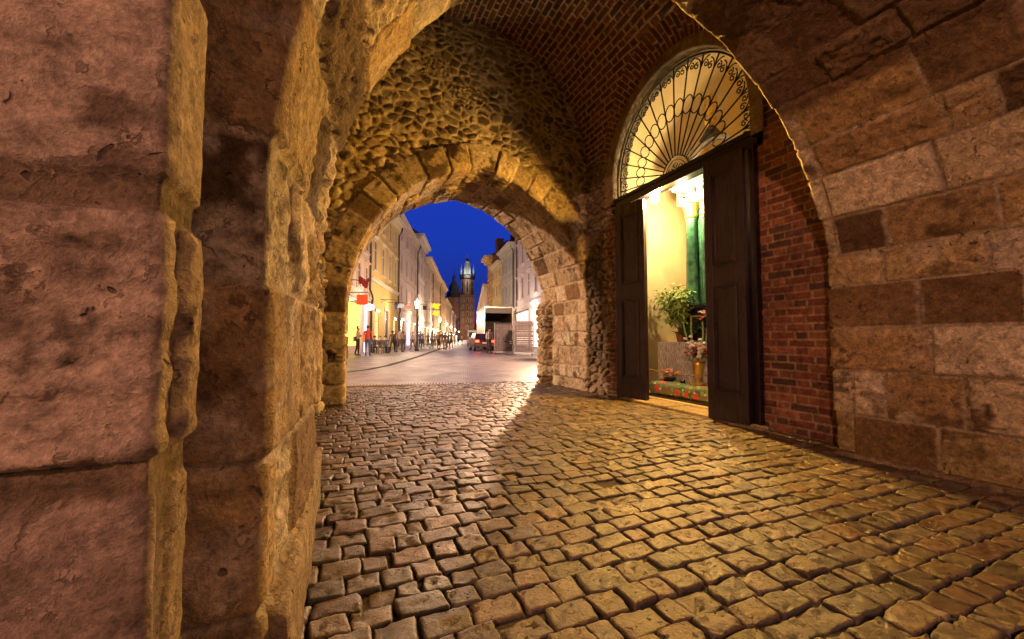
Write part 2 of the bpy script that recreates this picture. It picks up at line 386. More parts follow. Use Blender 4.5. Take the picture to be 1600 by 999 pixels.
# --- rubble wall over the far arch
def inside_profile(u, z, xl, xr, spring, rise, point, pw, grow=0):
    c = (xl + xr) / 2; a = (xr - xl) / 2 + grow
    top = spring + (rise + grow) * np.sqrt(np.clip(1 - ((u - c) / a) ** 2, 0, 1)) + point * np.exp(-np.abs(u - c) / pw)
    return (np.abs(u - c) < a) & (z < top)
def rubble_sheet(name, U, V, seed, mapf, mask=None, dark_top=True, amp=1.0, cu=.185, cv=.12, label=None, mat=M_rub):
    wu = U + .13 * fbm(U * 1.6, V * 1.6, seed=seed + 50, oct=2) + .03 * fbm(U * 5, V * 5, seed=seed, oct=3); wv = V + .10 * fbm(U * 1.5 + 3, V * 1.7, seed=seed + 51, oct=2) + .025 * fbm(U * 5 + 9, V * 5, seed=seed + 1, oct=3)
    bd, iv, iw, ou, ov = cells(wu, wv, cu, cv, seed + 2, .95)
    bd2, iv2, _, _, _ = cells(wu, wv, cu * .5, cv * .55, seed + 8, .95)
    split = _h(np.floor(wu / (cu * 3)), np.floor(wv / (cv * 3)), 0 * U, seed + 17) > .93
    bd = np.where(split, bd2 * .8, bd); iv = np.where(split, iv2, iv)
    n = fbm(U * 9, V * 9, iv * 7, seed=seed + 3, oct=5, gain=.6); nl = fbm(U * 1.3, V * 1.3, seed=seed + 4, oct=3)
    rd = 1 - np.abs(fbm(U * 14, V * 14, iv * 3, seed=seed + 33, oct=4))
    edge = .11 + .10 * (n + .3)
    f = sstep(edge, edge + .2, bd)
    bulge = sstep(.0, .75, bd)
    tilt = (ou * (iv - .5) + ov * (iw - .5)) * .05
    h = (f * .028 + bulge * .022 + f * (tilt + .045 * (iv - .5)) + .016 * n * (.4 + f) + .010 * (rd - .8) * f + .03 * nl) * amp * .85
    h = np.where(iw < .08, h * .3 - .03 * f, h)
    stone = np.array([(.26, .19, .10), (.38, .30, .18), (.17, .12, .07), (.46, .38, .25), (.13, .095, .06)])[np.minimum((iv * 5).astype(int), 4)]
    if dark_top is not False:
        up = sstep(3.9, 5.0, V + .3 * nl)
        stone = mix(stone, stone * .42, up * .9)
    stone = stone * (.8 + .5 * (n * .5 + .3))[..., None]
    mort = np.array((.46, .37, .23)) * (.8 + .3 * n)[..., None]
    mort = mix(mort, mort * .35, sstep(edge, edge - .08, bd) * sstep(-.1, .35, nl) * .5)
    soot_shade = sstep(.1, .6, fbm(U * 1.1 + 4, V * 1.1, seed=seed + 6, oct=5, gain=.6))
    col = mix(mort, stone, f); col = mix(col, col * .4, soot_shade * .7)
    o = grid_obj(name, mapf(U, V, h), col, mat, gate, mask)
    if label: o['label'] = label
    return o
U, V = np.meshgrid(np.arange(-.55, 4.75, .0135), np.arange(0, 6.95, .0135), indexing='ij')
nzr = .1 * fbm(U * 3, V * 3, seed=88, oct=3); mk = ~inside_profile(U + nzr, V + nzr, .02, 4.34, 1.45, 2.44, .12, .7, .27)
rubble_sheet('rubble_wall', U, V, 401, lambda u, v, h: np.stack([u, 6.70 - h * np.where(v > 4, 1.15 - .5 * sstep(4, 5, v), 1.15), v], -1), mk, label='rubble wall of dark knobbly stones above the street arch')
# left passage wall, rough rubble
U, V = np.meshgrid(np.arange(1.9, 6.9, .018), np.arange(-.02, 5.2, .018), indexing='ij')
rubble_sheet('side_wall', U, V, 431, lambda u, v, h: np.stack([-.36 + h * 1.4 - .0 * v, u, v], -1), None, dark_top=False, amp=1.5, cu=.3, cv=.2, label='left side wall of rough rubble')

# --- brick patterns
def brick_fields(U, V, seed, bl=.27, bh=.083, jw=.010, hdr=True, warp=.012):
    wu = U + warp * fbm(U * 3, V * 3, seed=seed, oct=3); wv = V + warp * .8 * fbm(U * 2.5 + 7, V * 2.5, seed=seed + 1, oct=3)
    row = np.floor(wv / bh); fv = wv - row * bh
    L = np.where((row % 2 == 0) & hdr, bl * .5, bl) if hdr == 'rows' else bl
    # gothic bond: stretcher, header, stretcher...
    per = bl * 1.5
    o = (_h(row, 0 * row, 0 * row, seed + 2) * .1 + (row % 2) * .5) * per
    t = (wu + o) / per; k = np.floor(t); ft = (t - k) * per
    is_h = ft > bl
    du = np.where(is_h, np.minimum(ft - bl, per - ft), np.minimum(ft, bl - ft))
    dv = np.minimum(fv, bh - fv)
    bid = k * 2 + is_h
    r1 = _h(row, bid, 0 * row, seed + 3); r2 = _h(row, bid, 0 * row, seed + 4); r3 = _h(row, bid, 0 * row, seed + 5)
    n = fbm(U * 18, V * 18, r1 * 9, seed=seed + 6, oct=4, gain=.6); nl = fbm(U * 1.2, V * 1.2, seed=seed + 7, oct=4)
    d = np.minimum(du, dv) + .004 * n
    f = sstep(jw * .55, jw * 1.15, d)
    return f, r1, r2, r3, n, nl, d
def brick_col(f, r1, r2, r3, n, nl, seed, U, V, dirt=.5, dark=1.0, mort=(.32, .23, .14)):
    pal = np.array([(.19, .068, .040), (.155, .052, .034), (.22, .088, .050), (.14, .045, .032), (.09, .042, .035)])
    c = pal[np.minimum((r1 * 5).astype(int), 4)] * (.75 + .5 * r2)[..., None] * (1 + .25 * n)[..., None] * dark
    m = np.array(mort) * (.85 + .3 * n)[..., None]
    c = mix(m, c, f)
    s = sstep(.1, .6, fbm(U * 1.6, V * 1.6, seed=seed + 9, oct=5, gain=.6))
    return mix(c, c * .35, s * dirt)
# right wall: vertical brickwork either side of the chapel doorway, rubble quoins, running up into the vault
CH_C, CH_R, CH_S = 4.50, 1.30, 3.75          # chapel opening: centre along the wall, radius, springing height
def in_chapel(y, z, g):
    g = np.where(z < 3.22, -.03, g)
    return (np.abs(y - CH_C) < CH_R + g) & ((z < CH_S) | ((y - CH_C) ** 2 + (z - CH_S) ** 2 < (CH_R + g) ** 2))
U, V = np.meshgrid(np.arange(1.95, 6.82, .0105), np.arange(-.02, 4.35, .0105), indexing='ij')
f, r1, r2, r3, n, nl, d = brick_fields(U, V, 501)
h = f * (.010 + .010 * (r2 - .5) + .004 * n) + .010 * nl
c = brick_col(f, r1, r2, r3, n, nl, 501, U, V, .45)
bd, iv, iw, ou, ov = cells(U + .05 * n, V + .04 * nl, .2, .16, 577)
sf = sstep(.1, .3, bd)
sc = np.array([(.36, .27, .17), (.42, .32, .21), (.28, .2, .12)])[np.minimum((iv * 3).astype(int), 2)]
sc = mix(np.array((.33, .25, .16)) + 0 * sc, sc, sf)
near_q = sstep(.07, -.05, U - (2.36 + .16 * fbm(V * 2.5, 0 * V, seed=3, oct=3) + .12 * (V > 2.2)))
far_q = sstep(-.04, .04, U - (5.98 + .13 * fbm(V * 2.3, 0 * V + 4, seed=5, oct=3)))
hi_s = sstep(-.06, .06, V + .12 * nl - 3.35) * sstep(3.35, 3.2, U) 
rq = np.clip(near_q + far_q + hi_s * .0, 0, 1)
c = mix(c, sc * (.8 + .5 * n)[..., None], rq); h = h * (1 - rq) + rq * (sf * .055 + .04 * (iv - .5) + .02 * n)
soot_shade = sstep(5.9, 6.2, U) * sstep(.2, .6, V + .3 * nl); c = mix(c, c * .38, soot_shade * .85)  # shadow beside the street arch, painted into the wall colour
mk = ~in_chapel(U, V, .10)
grid_obj('brick_wall', np.stack([4.38 - h, U, V], -1), c, M_brick, gate, mk)['label'] = 'right side wall of uneven red brick edged with rubble'
# vault
cx0, cz0, vr = 2.04, 4.30, 2.34
U, A = np.meshgrid(np.arange(1.95, 6.80, .0115), np.arange(0, math.pi * vr, .0115), indexing='ij')
th = A / vr
f, r1, r2, r3, n, nl, d = brick_fields(U, A + .0, 601, warp=.02, bl=.30, bh=.105, jw=.016)
X = cx0 + vr * np.cos(th); Z = cz0 + vr * np.sin(th)
rad = np.sqrt((U - CH_C) ** 2 + (Z - CH_S) ** 2)
ring = rad - (CH_R + .14)
# soldier ring around the lunette
ang = np.arctan2(Z - CH_S, U - CH_C); ra = ang * 1.6
fr, q1, q2, q3, n2, nl2, d2 = brick_fields(rad * 1.0, ra, 611, bl=.24, bh=.085)
inr = sstep(.34, .32, ring) * (X > 3)
f = f * (1 - inr) + fr * inr; r1 = np.where(inr > .5, q1, r1); r2 = np.where(inr > .5, q2, r2)
h = f * (.016 + .014 * (r2 - .5) + .006 * n) + .016 * nl
push = np.clip(1 - ring / .42, 0, 1) * (X > 3)                    # the lunette cuts back to the wall face
target = 4.36
XX = np.where(X > 3, X + (np.maximum(target - X, 0)) * sstep(0, 1, push), X)
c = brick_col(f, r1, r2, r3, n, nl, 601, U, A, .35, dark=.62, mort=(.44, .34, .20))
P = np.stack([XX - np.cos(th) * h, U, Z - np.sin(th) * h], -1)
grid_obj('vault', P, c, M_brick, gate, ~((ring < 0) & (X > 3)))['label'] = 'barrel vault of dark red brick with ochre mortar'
# stone pier end of the room towards the eye, plus body of the tower (blocks the sky)
M_plain = pbr('rough_render', (.30, .23, .15), .9, var=.3, scale=3, bump=.6, bdist=.03)
mb = MB()
mb.box((-4.5, 1.25, 6.95), (9.5, 8.3, 12)); mb.box((-4.5, 2.3, -.3), (-.75, 8.2, 6.95)); mb.box((6.75, 1.4, -.3), (9.5, 8.2, 6.95))
mb.box((-4.5, 1.30, 4.3), (9.5, 1.60, 6.95)); mb.box((-4.5, .95, 4.6), (9.5, 1.30, 12)); 
mb.box((-4.5, 1.72, -.3), (-.62, 2.1, 4.7)); mb.box((4.75, 1.42, -.3), (6.75, 2.9, 6.95)); mb.box((-4.5, 8.0, 4.62), (9.5, 8.3, 6.95)); mb.box((4.88, 6.75, -.3), (6.75, 8.2, 6.95))
mb.box((-4.5, .98, -.3), (-1.28, 1.3, 4.7)); mb.box((5.4, .98, -.3), (9.5, 1.3, 4.7)); mb.box((-1.27, 1.03, -.3), (-1.05, 1.25, 4.7))
mb.box((-.62, 1.9, 4.2), (4.7, 2.1, 6.95))
mb.box((-.62, 8.1, -.3), (-.5, 8.3, 4.7)); mb.box((4.8, 8.1, -.3), (4.9, 8.3, 4.7))
mb.build('tower_body', M_plain, gate)
# plinth along the left jamb
def rough_block(name, a, b, seed, col, mat, parent, res=.02, amp=.012, rc=.02):
    "six displaced faces, one weathered block"
    a = np.array(a, float); b = np.array(b, float); Vs = []; Qs = []; Cs = []; base = 0
    for ax in range(3):
        o1, o2 = [k for k in range(3) if k != ax]
        n1 = max(2, int((b[o1] - a[o1]) / res) + 1); n2 = max(2, int((b[o2] - a[o2]) / res) + 1)
        g1, g2 = np.meshgrid(np.linspace(a[o1], b[o1], n1), np.linspace(a[o2], b[o2], n2), indexing='ij')
        for side in (0, 1):
            P = np.zeros((n1, n2, 3)); P[..., o1] = g1; P[..., o2] = g2; P[..., ax] = (a, b)[side][ax]
            ctr = (a + b) / 2; half = (b - a) / 2
            Lc = P - ctr; inner = np.clip(Lc, -(half - rc), half - rc); dv = Lc - inner; ln = np.linalg.norm(dv, axis=-1, keepdims=True) + 1e-9
            P2 = ctr + inner + dv / ln * np.minimum(ln, rc)
            nn = dv / ln
            hh = fbm(P[..., 0] * 9, P[..., 1] * 9, P[..., 2] * 9, seed=seed, oct=4)
            P2 = P2 + nn * (hh * amp)[..., None]
            tint = fbm(P[..., 0] * 4, P[..., 1] * 4, P[..., 2] * 4, seed=seed + 5, oct=4)
            Cs.append((np.array(col) * (1 + .5 * tint)[..., None]).reshape(-1, 3)); Vs.append(P2.reshape(-1, 3))
            idx = np.arange(n1 * n2).reshape(n1, n2) + base
            Qs.append(np.stack([idx[:-1, :-1], idx[1:, :-1], idx[1:, 1:], idx[:-1, 1:]], -1).reshape(-1, 4)); base += n1 * n2
    return raw_obj(name, np.concatenate(Vs), np.concatenate(Qs), np.concatenate(Cs), mat, parent)
rough_block('plinth', (-.32, 1.22, -.05), (-.115, 2.18, .30), 811, (.30, .22, .12), M_near, gate, .018, .012, .03)
rough_block('plinth', (-.32, 2.20, -.05), (-.12, 3.05, .27), 812, (.27, .20, .11), M_near, gate, .018, .012, .03)
rough_block('plinth', (3.99, .85, -.05), (4.4, 2.27, .035), 813, (.22, .16, .09), M_near, gate, .025, .014, .03)
for y0_, y1_, s_ in ((3.05, 3.7, 1), (3.72, 4.5, 2), (4.52, 5.2, 3), (5.22, 5.9, 4)):
    rough_block('threshold', (4.22, y0_, -.05), (4.62, y1_, .035 + .006 * s_), 820 + s_, (.26, .20, .12), M_near, gate, .025, .008, .03)

# --- the chapel: arch ring, room, altar
ringm = lambda P: np.stack([P[..., 1], P[..., 0], P[..., 2]], -1)      # canonical (u, depth, z) to (depth, u, z)
def colC(SS, QQ, px, Y, pz, col, h, ci):
    c = np.array((.20, .145, .08)) + 0 * col
    s = sstep(0, .5, fbm(SS * 2, QQ * 4, seed=9, oct=5)); c = mix(c, c * .55, s)
    return c, h * .25
pC = make_profile(CH_C - CH_R, CH_C + CH_R, CH_S, CH_R, .02, z0=3.34)
arch_strip('doorway_surround', pC, 4.30, 4.62, .17, .02, .02, M_plast, 901, mapf=ringm, colf=colC, label='brown plastered arch band around the fanlight')
M_door = pbr('door_wood', (.017, .0085, .019), .27, var=.5, scale=5, bump=.0)
_t = NT(M_door); _b = _t.n['Principled BSDF']; _b.inputs['Specular IOR Level'].default_value = .4; _b.inputs['Coat Weight'].default_value = .35; _b.inputs['Coat Roughness'].default_value = .22; _tc = _t.new('ShaderNodeTexCoord'); _mp = _t.new('ShaderNodeMapping'); _mp.inputs['Scale'].default_value = (60, 60, 2.5); _t.to(_tc, 'Object', _mp, 'Vector')
_n = _t.new('ShaderNodeTexNoise', _Scale=1.5, _Detail=7); _t.to(_mp, 'Vector', _n, 'Vector'); _bp = _t.new('ShaderNodeBump', _Strength=.5, _Distance=.004); _t.to(_n, 'Fac', _bp, 'Height'); _t.to(_bp, 'Normal', _b, 'Normal')
_r = _t.new('ShaderNodeMapRange'); _r.inputs['From Min'].default_value = .3; _r.inputs['From Max'].default_value = .7; _r.inputs['To Min'].default_value = .2; _r.inputs['To Max'].default_value = .5; _t.to(_n, 'Fac', _r, 'Value'); _t.to(_r, 'Result', _b, 'Roughness')
M_cream = pbr('cream_plaster', (.66, .50, .24), .75, var=.14, scale=2.5, bump=.3, bdist=.01)
x0, x1, ya, yb = 4.64, 6.35, 2.95, 6.12
mb = MB()
mb.box((x0, ya - .1, -.1), (x1, ya, 5.6)); mb.box((x0, yb, -.1), (x1, yb + .1, 5.6)); mb.box((x1, ya - .1, -.1), (x1 + .1, yb + .1, 5.9)); mb.box((x0 - .03, ya, -.08), (x1, yb, .06))
mb.box((x0 - .02, ya, -.1), (x0 + .05, CH_C - CH_R - .01, 5.8)); mb.box((x0 - .02, CH_C + CH_R + .01, -.1), (x0 + .05, yb, 5.8))
# barrel ceiling of the chapel (across the passage direction)
N = 28
arc = [((ya + yb) / 2 + 1.585 * math.cos(math.pi * i / N), 3.95 + 1.5 * math.sin(math.pi * i / N)) for i in range(N + 1)]
V = []; F = []
for (yy, zz) in arc: V += [(x0 - .02, yy, zz), (x1, yy, zz), (x1, yy, zz + .5), (x0 - .02, yy, zz + .5)]
for i in range(N):
    a = i * 4; b_ = a + 4
    F += [(a, a + 1, b_ + 1, b_), (a + 2, a + 3, b_ + 3, b_ + 2)]
mb.add(V, F)
# tympanum of the chapel front above the ring, closes the gap
for i in range(N):
    y_a, y_b = [CH_C + 1.34 * math.cos(math.pi * k / N) for k in (i, i + 1)]; z_a, z_b = [CH_S + 1.34 * math.sin(math.pi * k / N) for k in (i, i + 1)]
    mb.add([(x0 - .005, y_a, z_a), (x0 - .005, y_b, z_b), (x0 - .005, y_b, 6.2), (x0 - .005, y_a, 6.2)], [(0, 1, 2, 3)])
mb.build('chapel_room', M_cream, gate)['label'] = 'brightly lit cream plastered chapel niche'
mb = MB(); mb.box((4.62, ya - .1, 5.72), (x1 + .2, yb + .1, 6.3)); mb.build('chapel_roof', M_plain, gate)

M_gold = pbr('gilding', (.75, .50, .14), .35, metal=.85, var=.2, scale=30, bump=.2)
M_green = pbr('green_marble', (.035, .10, .05), .18, var=.6, scale=9, bump=.05, coat=.3)
M_white = pbr('white_painted_wood', (.68, .62, .52), .5, var=.06, scale=8, bump=.05)
M_dark = pbr('dark_wood', (.011, .0065, .012), .26, var=.35, scale=6, bump=.35, bdist=.003)
altar = thing('altar', 'carved shrine with green marble columns and gilded sunburst standing on the lace covered table', 'altar', (5.62, 4.87, .947))
mb = MB(); mb.box((-.14, -.60, 0), (.16, .60, .56)); mb.box((-.18, -.64, .56), (.16, .64, .62)); mb.build('pedestal', M_dark, altar, bevel=.006)
mb = MB(); mb.box((.04, -.55, .62), (.16, .55, 2.42)); mb.build('back_panel', M_green, altar)
for yy, r_, xo in ((-.42, .1, -.04), (-.16, .065, 0), (.16, .065, 0), (.42, .1, -.04)):
    mb = MB(); mb.lathe([(r_ * 1.3, 0), (r_ * 1.3, .04), (r_ * 1.1, .07), (r_ * 1.1, .10), (r_, .12), (r_, .7), (r_ * .88, 1.50), (r_, 1.52)], (xo, yy, .62), 22)
    c_ = mb.build('column', M_green, altar, smooth=True)
    mb = MB(); mb.lathe([(r_, 0), (r_ * 1.15, .05), (r_ * 1.05, .10), (r_ * 1.4, .2), (r_ * 1.45, .26)], (xo, yy, 2.15), 12); mb.build('capital', M_gold, c_, smooth=True)
mb = MB(); mb.box((-.16, -.62, 2.42), (.16, .62, 2.68)); mb.box((-.22, -.68, 2.68), (.16, .68, 2.74)); mb.box((-.27, -.73, 2.74), (.16, .73, 2.80)); mb.build('entablature', M_white, altar, bevel=.008)
for k, yy in enumerate((-.46, -.23, 0, .23, .46)):
    mb = MB(); mb.tube([(-.172, yy + (.06 - .0045 * a) * math.cos(a * .6), 2.55 + (.06 - .0045 * a) * math.sin(a * .6)) for a in range(12)], .012, 5); mb.build('gilded_scroll', M_gold, altar, smooth=True)
mb = MB()
for a in range(32):
    t = 2 * math.pi * a / 32; L = .30 if a % 2 else .21
    mb.tube([(-.10, 0, 3.10), (-.10, L * 1.15 * math.cos(t), 3.10 + L * math.sin(t) * .85)], [.022, .004], 5)
mb.ball((-.12, 0, 3.10), .08, 12); mb.build('sunburst', M_gold, altar, smooth=True)
mb = MB(); arc_ = [(.0, -.66 + 1.32 * k / 18, 2.83 + .56 * math.sin(math.pi * k / 18) ** .8) for k in range(19)]
mb.tube(arc_, .035, 8); mb.tube([(p[0] - .03, p[1] * .9, 2.80 + (p[2] - 2.80) * .88) for p in arc_], .018, 6); mb.build('pediment', M_white, altar, smooth=True)
mb = MB(); mb.lathe([(.20, 0), (.15, .06), (.11, .13), (.06, .2)], (0, 0, 3.40), 6); mb.build('finial_base', M_dark, altar)
mb = MB(); mb.lathe([(.05, 0), (.09, .05), (.10, .11), (.05, .19), (.03, .24)], (0, 0, 3.60), 14); mb.build('finial', M_gold, altar, smooth=True)
mb = MB()
for a in range(9):
    t = R(20 + a * 17.5); mb.tube([(0, 0, 3.8), (0, .10 * math.cos(t), 3.88 + .1 * math.sin(t)), (0, .17 * math.cos(t), 3.92 + .26 * math.sin(t))], [.03, .022, .004], 5)
mb.build('gilded_leaf', M_gold, altar, smooth=True)

# iron fanlight grille
M_iron = pbr('wrought_iron', (.018, .014, .012), .5, metal=.6, var=.4, scale=25, bump=.3)
gx = 4.46; hubz = 3.42
def FP(rad, ang, yoff=0): return (gx + yoff, CH_C + rad * math.cos(ang), hubz + rad * math.sin(ang))
def outer_r(ang):   # distance from hub to the ring of the opening
    dy, dz = math.cos(ang), math.sin(ang); oz = hubz - CH_S; Rr = CH_R - .035
    bq = dz * oz; cq = oz * oz - Rr * Rr; r_ = -bq + math.sqrt(max(bq * bq - cq, 0))
    if CH_S > hubz + r_ * dz and abs(dy) > 1e-6: r_ = Rr / abs(dy)
    return r_
fan = MB(); bars = []
NB = 17
angs = [R(7) + (math.pi - R(14)) * i / (NB - 1) for i in range(NB)]
for i, a in enumerate(angs): fan.tube([FP(.26, a), FP(outer_r(a) - .01, a)], .011, 6)
fan.tube([FP(outer_r(R(2 + 176 * k / 60)), R(2 + 176 * k / 60)) for k in range(61)], .014, 6)
fan.build('fanlight_grille', M_iron, gate, smooth=True)
orn = MB()
for r_, t_ in ((.26, .010), (.20, .006)): hb = MB(); hb.tube([FP(r_, R(180 * k / 24)) for k in range(25)], t_, 6); hb.build('grille_hub', M_iron, gate, smooth=True)
for i in range(NB - 1):     # ring of ovals half way out
    a = (angs[i] + angs[i + 1]) / 2; rm = .60 * outer_r(a); hw = rm * (angs[1] - angs[0]) * .5; hl = hw * 1.45
    c_ = Vector(FP(rm, a)); er_ = Vector((0, math.cos(a), math.sin(a))); et = Vector((0, -math.sin(a), math.cos(a)))
    orn.tube([c_ + er_ * hl * math.cos(2 * math.pi * k / 18) + et * hw * math.sin(2 * math.pi * k / 18) for k in range(18)], .009, 5, close=True)
for i, a in enumerate(angs):    # paired scrolls at the rim
    ro = outer_r(a); da = (angs[1] - angs[0]); er_ = Vector((0, math.cos(a), math.sin(a))); et = Vector((0, -math.sin(a), math.cos(a)))
    w_ = ro * da * .25; base = Vector(FP(ro - .02, a))
    for sg in (-1, 1):
        pts = []
        # arc leaving the bar near the rim, curling inwards
        pts.append(base - er_ * .20 + et * sg * .004)
        for k in range(7): t = k / 6; pts.append(base - er_ * (.20 - .17 * math.sin(t * math.pi / 2)) + et * sg * (w_ * 1.7 * (1 - math.cos(t * math.pi / 2)) ) )
        orn.tube(pts[1:], .009, 5)
        cc = base - er_ * .125 + et * sg * w_ * 1.15
        orn.tube([cc + (er_ * math.cos(k * .62) + et * sg * math.sin(k * .62)) * (.046 - .003 * k) for k in range(13)], .009, 5)
for sg in (-1, 1):
    for k2, ac in enumerate((35, 90, 145)):
        o2 = MB(); cc = Vector(FP(.12, R(ac))); o2.tube([cc + Vector((0, math.cos(k * .6) * sg, math.sin(k * .6))) * (.05 - .003 * k) for k in range(13)], .006, 5); o2.build('hub_scroll', M_iron, gate, smooth=True)
orn.build('grille_scrollwork', M_iron, gate, smooth=True)

# doors
mb = MB(); mb.box((4.34, 3.14, 3.26), (4.52, 5.86, 3.42)); mb.box((4.315, 3.14, 3.37), (4.34, 5.86, 3.425)); mb.box((4.30, 3.16, .0), (4.52, 3.36, 3.26)); mb.box((4.39, 5.70, .0), (4.52, 5.84, 3.26)); mb.build('door_frame', M_dark, gate, bevel=.006)
def leaf(p_hinge, p_free, H=3.22, z0=.03, t=.055, label=None, handle=False, mat=M_door):
    p0 = Vector((*p_hinge, z0)); p1 = Vector((*p_free, z0)); w = (p1 - p0).length; ang = math.atan2(p1.y - p0.y, p1.x - p0.x)
    M = Matrix.Translation(p0) @ Matrix.Rotation(ang, 4, 'Z')
    st = w * .19; zr = [0, .34, 1.62, 1.86, H - z0 - .18, H - z0]
    mb = MB(); mb.box((0, -t / 2, 0), (st, t / 2, H - z0)); mb.box((w - st, -t / 2, 0), (w, t / 2, H - z0))
    for a, b in ((zr[0], zr[1]), (zr[2], zr[3]), (zr[4], zr[5])): mb.box((st - .001, -t / 2 + .001, a), (w - st + .001, t / 2 - .001, b))
    o = mb.build('door', mat, gate, bevel=.003); o.matrix_local = M
    if label: o['label'] = label
    for a, b in ((zr[1], zr[2]), (zr[3], zr[4])):
        mb = MB(); mb.box((st, -.008, a), (w - st, .008, b))
        for k, (g, tt) in enumerate(((0, .036), (.014, .030), (.028, .023))):
            x0_, x1_, z0_, z1_ = st + g, w - st - g, a + g, b - g; m_ = .013
            mb.box((x0_, -tt, z0_), (x0_ + m_, tt, z1_)); mb.box((x1_ - m_, -tt, z0_), (x1_, tt, z1_)); mb.box((x0_ + m_, -tt, z0_), (x1_ - m_, tt, z0_ + m_)); mb.box((x0_ + m_, -tt, z1_ - m_), (x1_ - m_, tt, z1_))
        mb.build('door_panel', mat, o, bevel=.003)
    if handle:
        mb = MB(); mb.tube([(.05, -.03, 1.52), (.05, -.075, 1.54), (.05, -.075, 1.64), (.05, -.03, 1.66)], .007, 6); mb.tube([(.05, .03, 1.52), (.05, .075, 1.54), (.05, .075, 1.64), (.05, .03, 1.66)], .007, 6); mb.build('door_handle', M_iron, o, smooth=True)
    return o
leaf((4.235, 5.62), (4.36, 5.06), label='left door leaf with two recessed panels', handle=True)
leaf((4.245, 3.24), (4.205, 3.76), label='right door leaf with bluish sheen, folded outward')
leaf((4.50, 3.26), (4.36, 3.24), label='dark door leaf folded against the jamb')
leaf((4.52, 5.66), (4.42, 5.12), label='pale narrow inner leaf edge')

# ---- things inside the chapel
class Bunch:
    def __init__(s): s.i = []
    def build(s, name, mat, parent, smooth=True):
        L = None
        for c, r in s.i:
            if L is None:
                mb = MB(); rose_mesh(mb, (0, 0, 0), 1.0); L = mb.build(name, mat, parent, smooth=True)
                o = L
            else:
                o = L.copy(); COL.objects.link(o); o.parent = parent
            o.location = c; o.scale = (r, r, r); o.rotation_euler = (random.uniform(-.5, .5), random.uniform(-.5, .5), random.uniform(0, 6))
        return L
def rose(b, c, r): b.i.append((Vector(c), r))
def rose_mesh(mb, c, r):
    mb.ball(c, r * .62, 7)
    for k in range(7):
        a = k * 2.4; e = .5 + .06 * k
        p = Vector(c) + Vector((math.cos(a), math.sin(a), .25 - .1 * k)) * r * .55
        mb.ball(p, r * .5, 6, sz=.7)
def leafquad(mb, p, d, L, W, up=Vector((0, 0, 1))):
    d = d.normalized(); s = d.cross(up)
    if s.length < .1: s = d.cross(Vector((1, 0, 0)))
    s.normalize(); nrm = s.cross(d)
    a = p; m1 = p + d * L * .45 + s * W * .5 + nrm * L * .06; m2 = p + d * L * .45 - s * W * .5 + nrm * L * .06; mid = p + d * L * .5; e = p + d * L - nrm * L * .1
    mb.add([a, m1, mid, m2, e], [(0, 1, 2), (0, 2, 3), (1, 4, 2), (2, 4, 3)])
def leafmat(name, c, rough=.45):
    m = pbr(name, c, rough, var=.45, scale=14, bump=.1); m.node_tree.nodes['Principled BSDF'].inputs['Subsurface Weight'].default_value = 0; return m
M_leaf = leafmat('ficus_leaf', (.16, .24, .045)); M_leafd = leafmat('dark_leaf', (.03, .075, .02)); M_stem = pbr('stem', (.26, .40, .10), .6)
M_terra = pbr('terracotta', (.42, .16, .07), .8, var=.15); M_soil = pbr('soil', (.04, .03, .02), .95); M_bark = pbr('bark', (.14, .10, .06), .85)
M_red = pbr('red_petal', (.30, .012, .02), .6, var=.3, scale=40); M_pink = pbr('pale_pink_petal', (.75, .48, .42), .6, var=.1, scale=40); M_whitep = pbr('white_petal', (.8, .78, .68), .6, var=.08); M_or = pbr('orange_petal', (.75, .25, .06), .6, var=.25, scale=40)
tbl = thing('altar_table', 'altar table under a white lace cloth with zigzag hem', 'table', (5.27, 4.75, .06))
mb = MB(); mb.box((0, -.95, .84), (.56, 1.0, .88)); mb.box((.03, -.9, 0), (.09, -.84, .84)); mb.box((.03, .9, 0), (.09, .96, .84)); mb.box((.41, -.9, 0), (.47, -.84, .84)); mb.box((.41, .9, 0), (.47, .96, .84)); mb.build('table_frame', M_dark, tbl)
# lace cloth: draped sheet with folds and zigzag hem
m, t, b = base_mat('lace_cloth'); b.inputs['Roughness'].default_value = .85
tc = t.new('ShaderNodeTexCoord'); mp = t.new('ShaderNodeMapping'); mp.inputs['Scale'].default_value = (40, 40, 6); t.to(tc, 'Object', mp, 'Vector'); nn = t.new('ShaderNodeTexNoise', _Scale=2.2, _Detail=6); t.to(mp, 'Vector', nn, 'Vector')
rp = t.new('ShaderNodeValToRGB'); rp.color_ramp.elements[0].position = .38; rp.color_ramp.elements[1].position = .62; rp.color_ramp.elements[0].color = (.26, .22, .19, 1); rp.color_ramp.elements[1].color = (.72, .68, .62, 1); t.to(nn, 'Fac', rp, 'Fac'); t.to(rp, 'Color', b, 'Base Color')
bp = t.new('ShaderNodeBump', _Strength=.4, _Distance=.004); t.to(nn, 'Fac', bp, 'Height'); t.to(bp, 'Normal', b, 'Normal'); M_lace = m
yy = np.linspace(-.99, 1.04, 240); dd = np.linspace(0, 1.15, 60)
YY, DD = np.meshgrid(yy, dd, indexing='ij')
zig = .045 * (np.abs(((YY * 11) % 1) - .5) * 2)
top = .5; drop = np.maximum(DD - top, 0) / (1.15 - top); flat = np.minimum(DD, top)
dl = .66 - zig
fold = .012 * np.sin(YY * 34 + 2 * np.sin(YY * 5)) * drop + .02 * fbm(YY * 4, DD * 2, seed=5, oct=3) * drop
xx = .5 - flat - .015 - fold; zz = .885 - drop * dl + .004 * fbm(YY * 6, DD * 6, seed=6)
xx = np.where(DD > top, -.015 - fold, xx)
grid_obj('table_cloth', np.stack([xx, YY, zz], -1), None, M_lace, tbl)
yy = np.linspace(0, .5, 40); dd = np.linspace(0, .62, 30); YY, DD = np.meshgrid(yy, dd, indexing='ij')
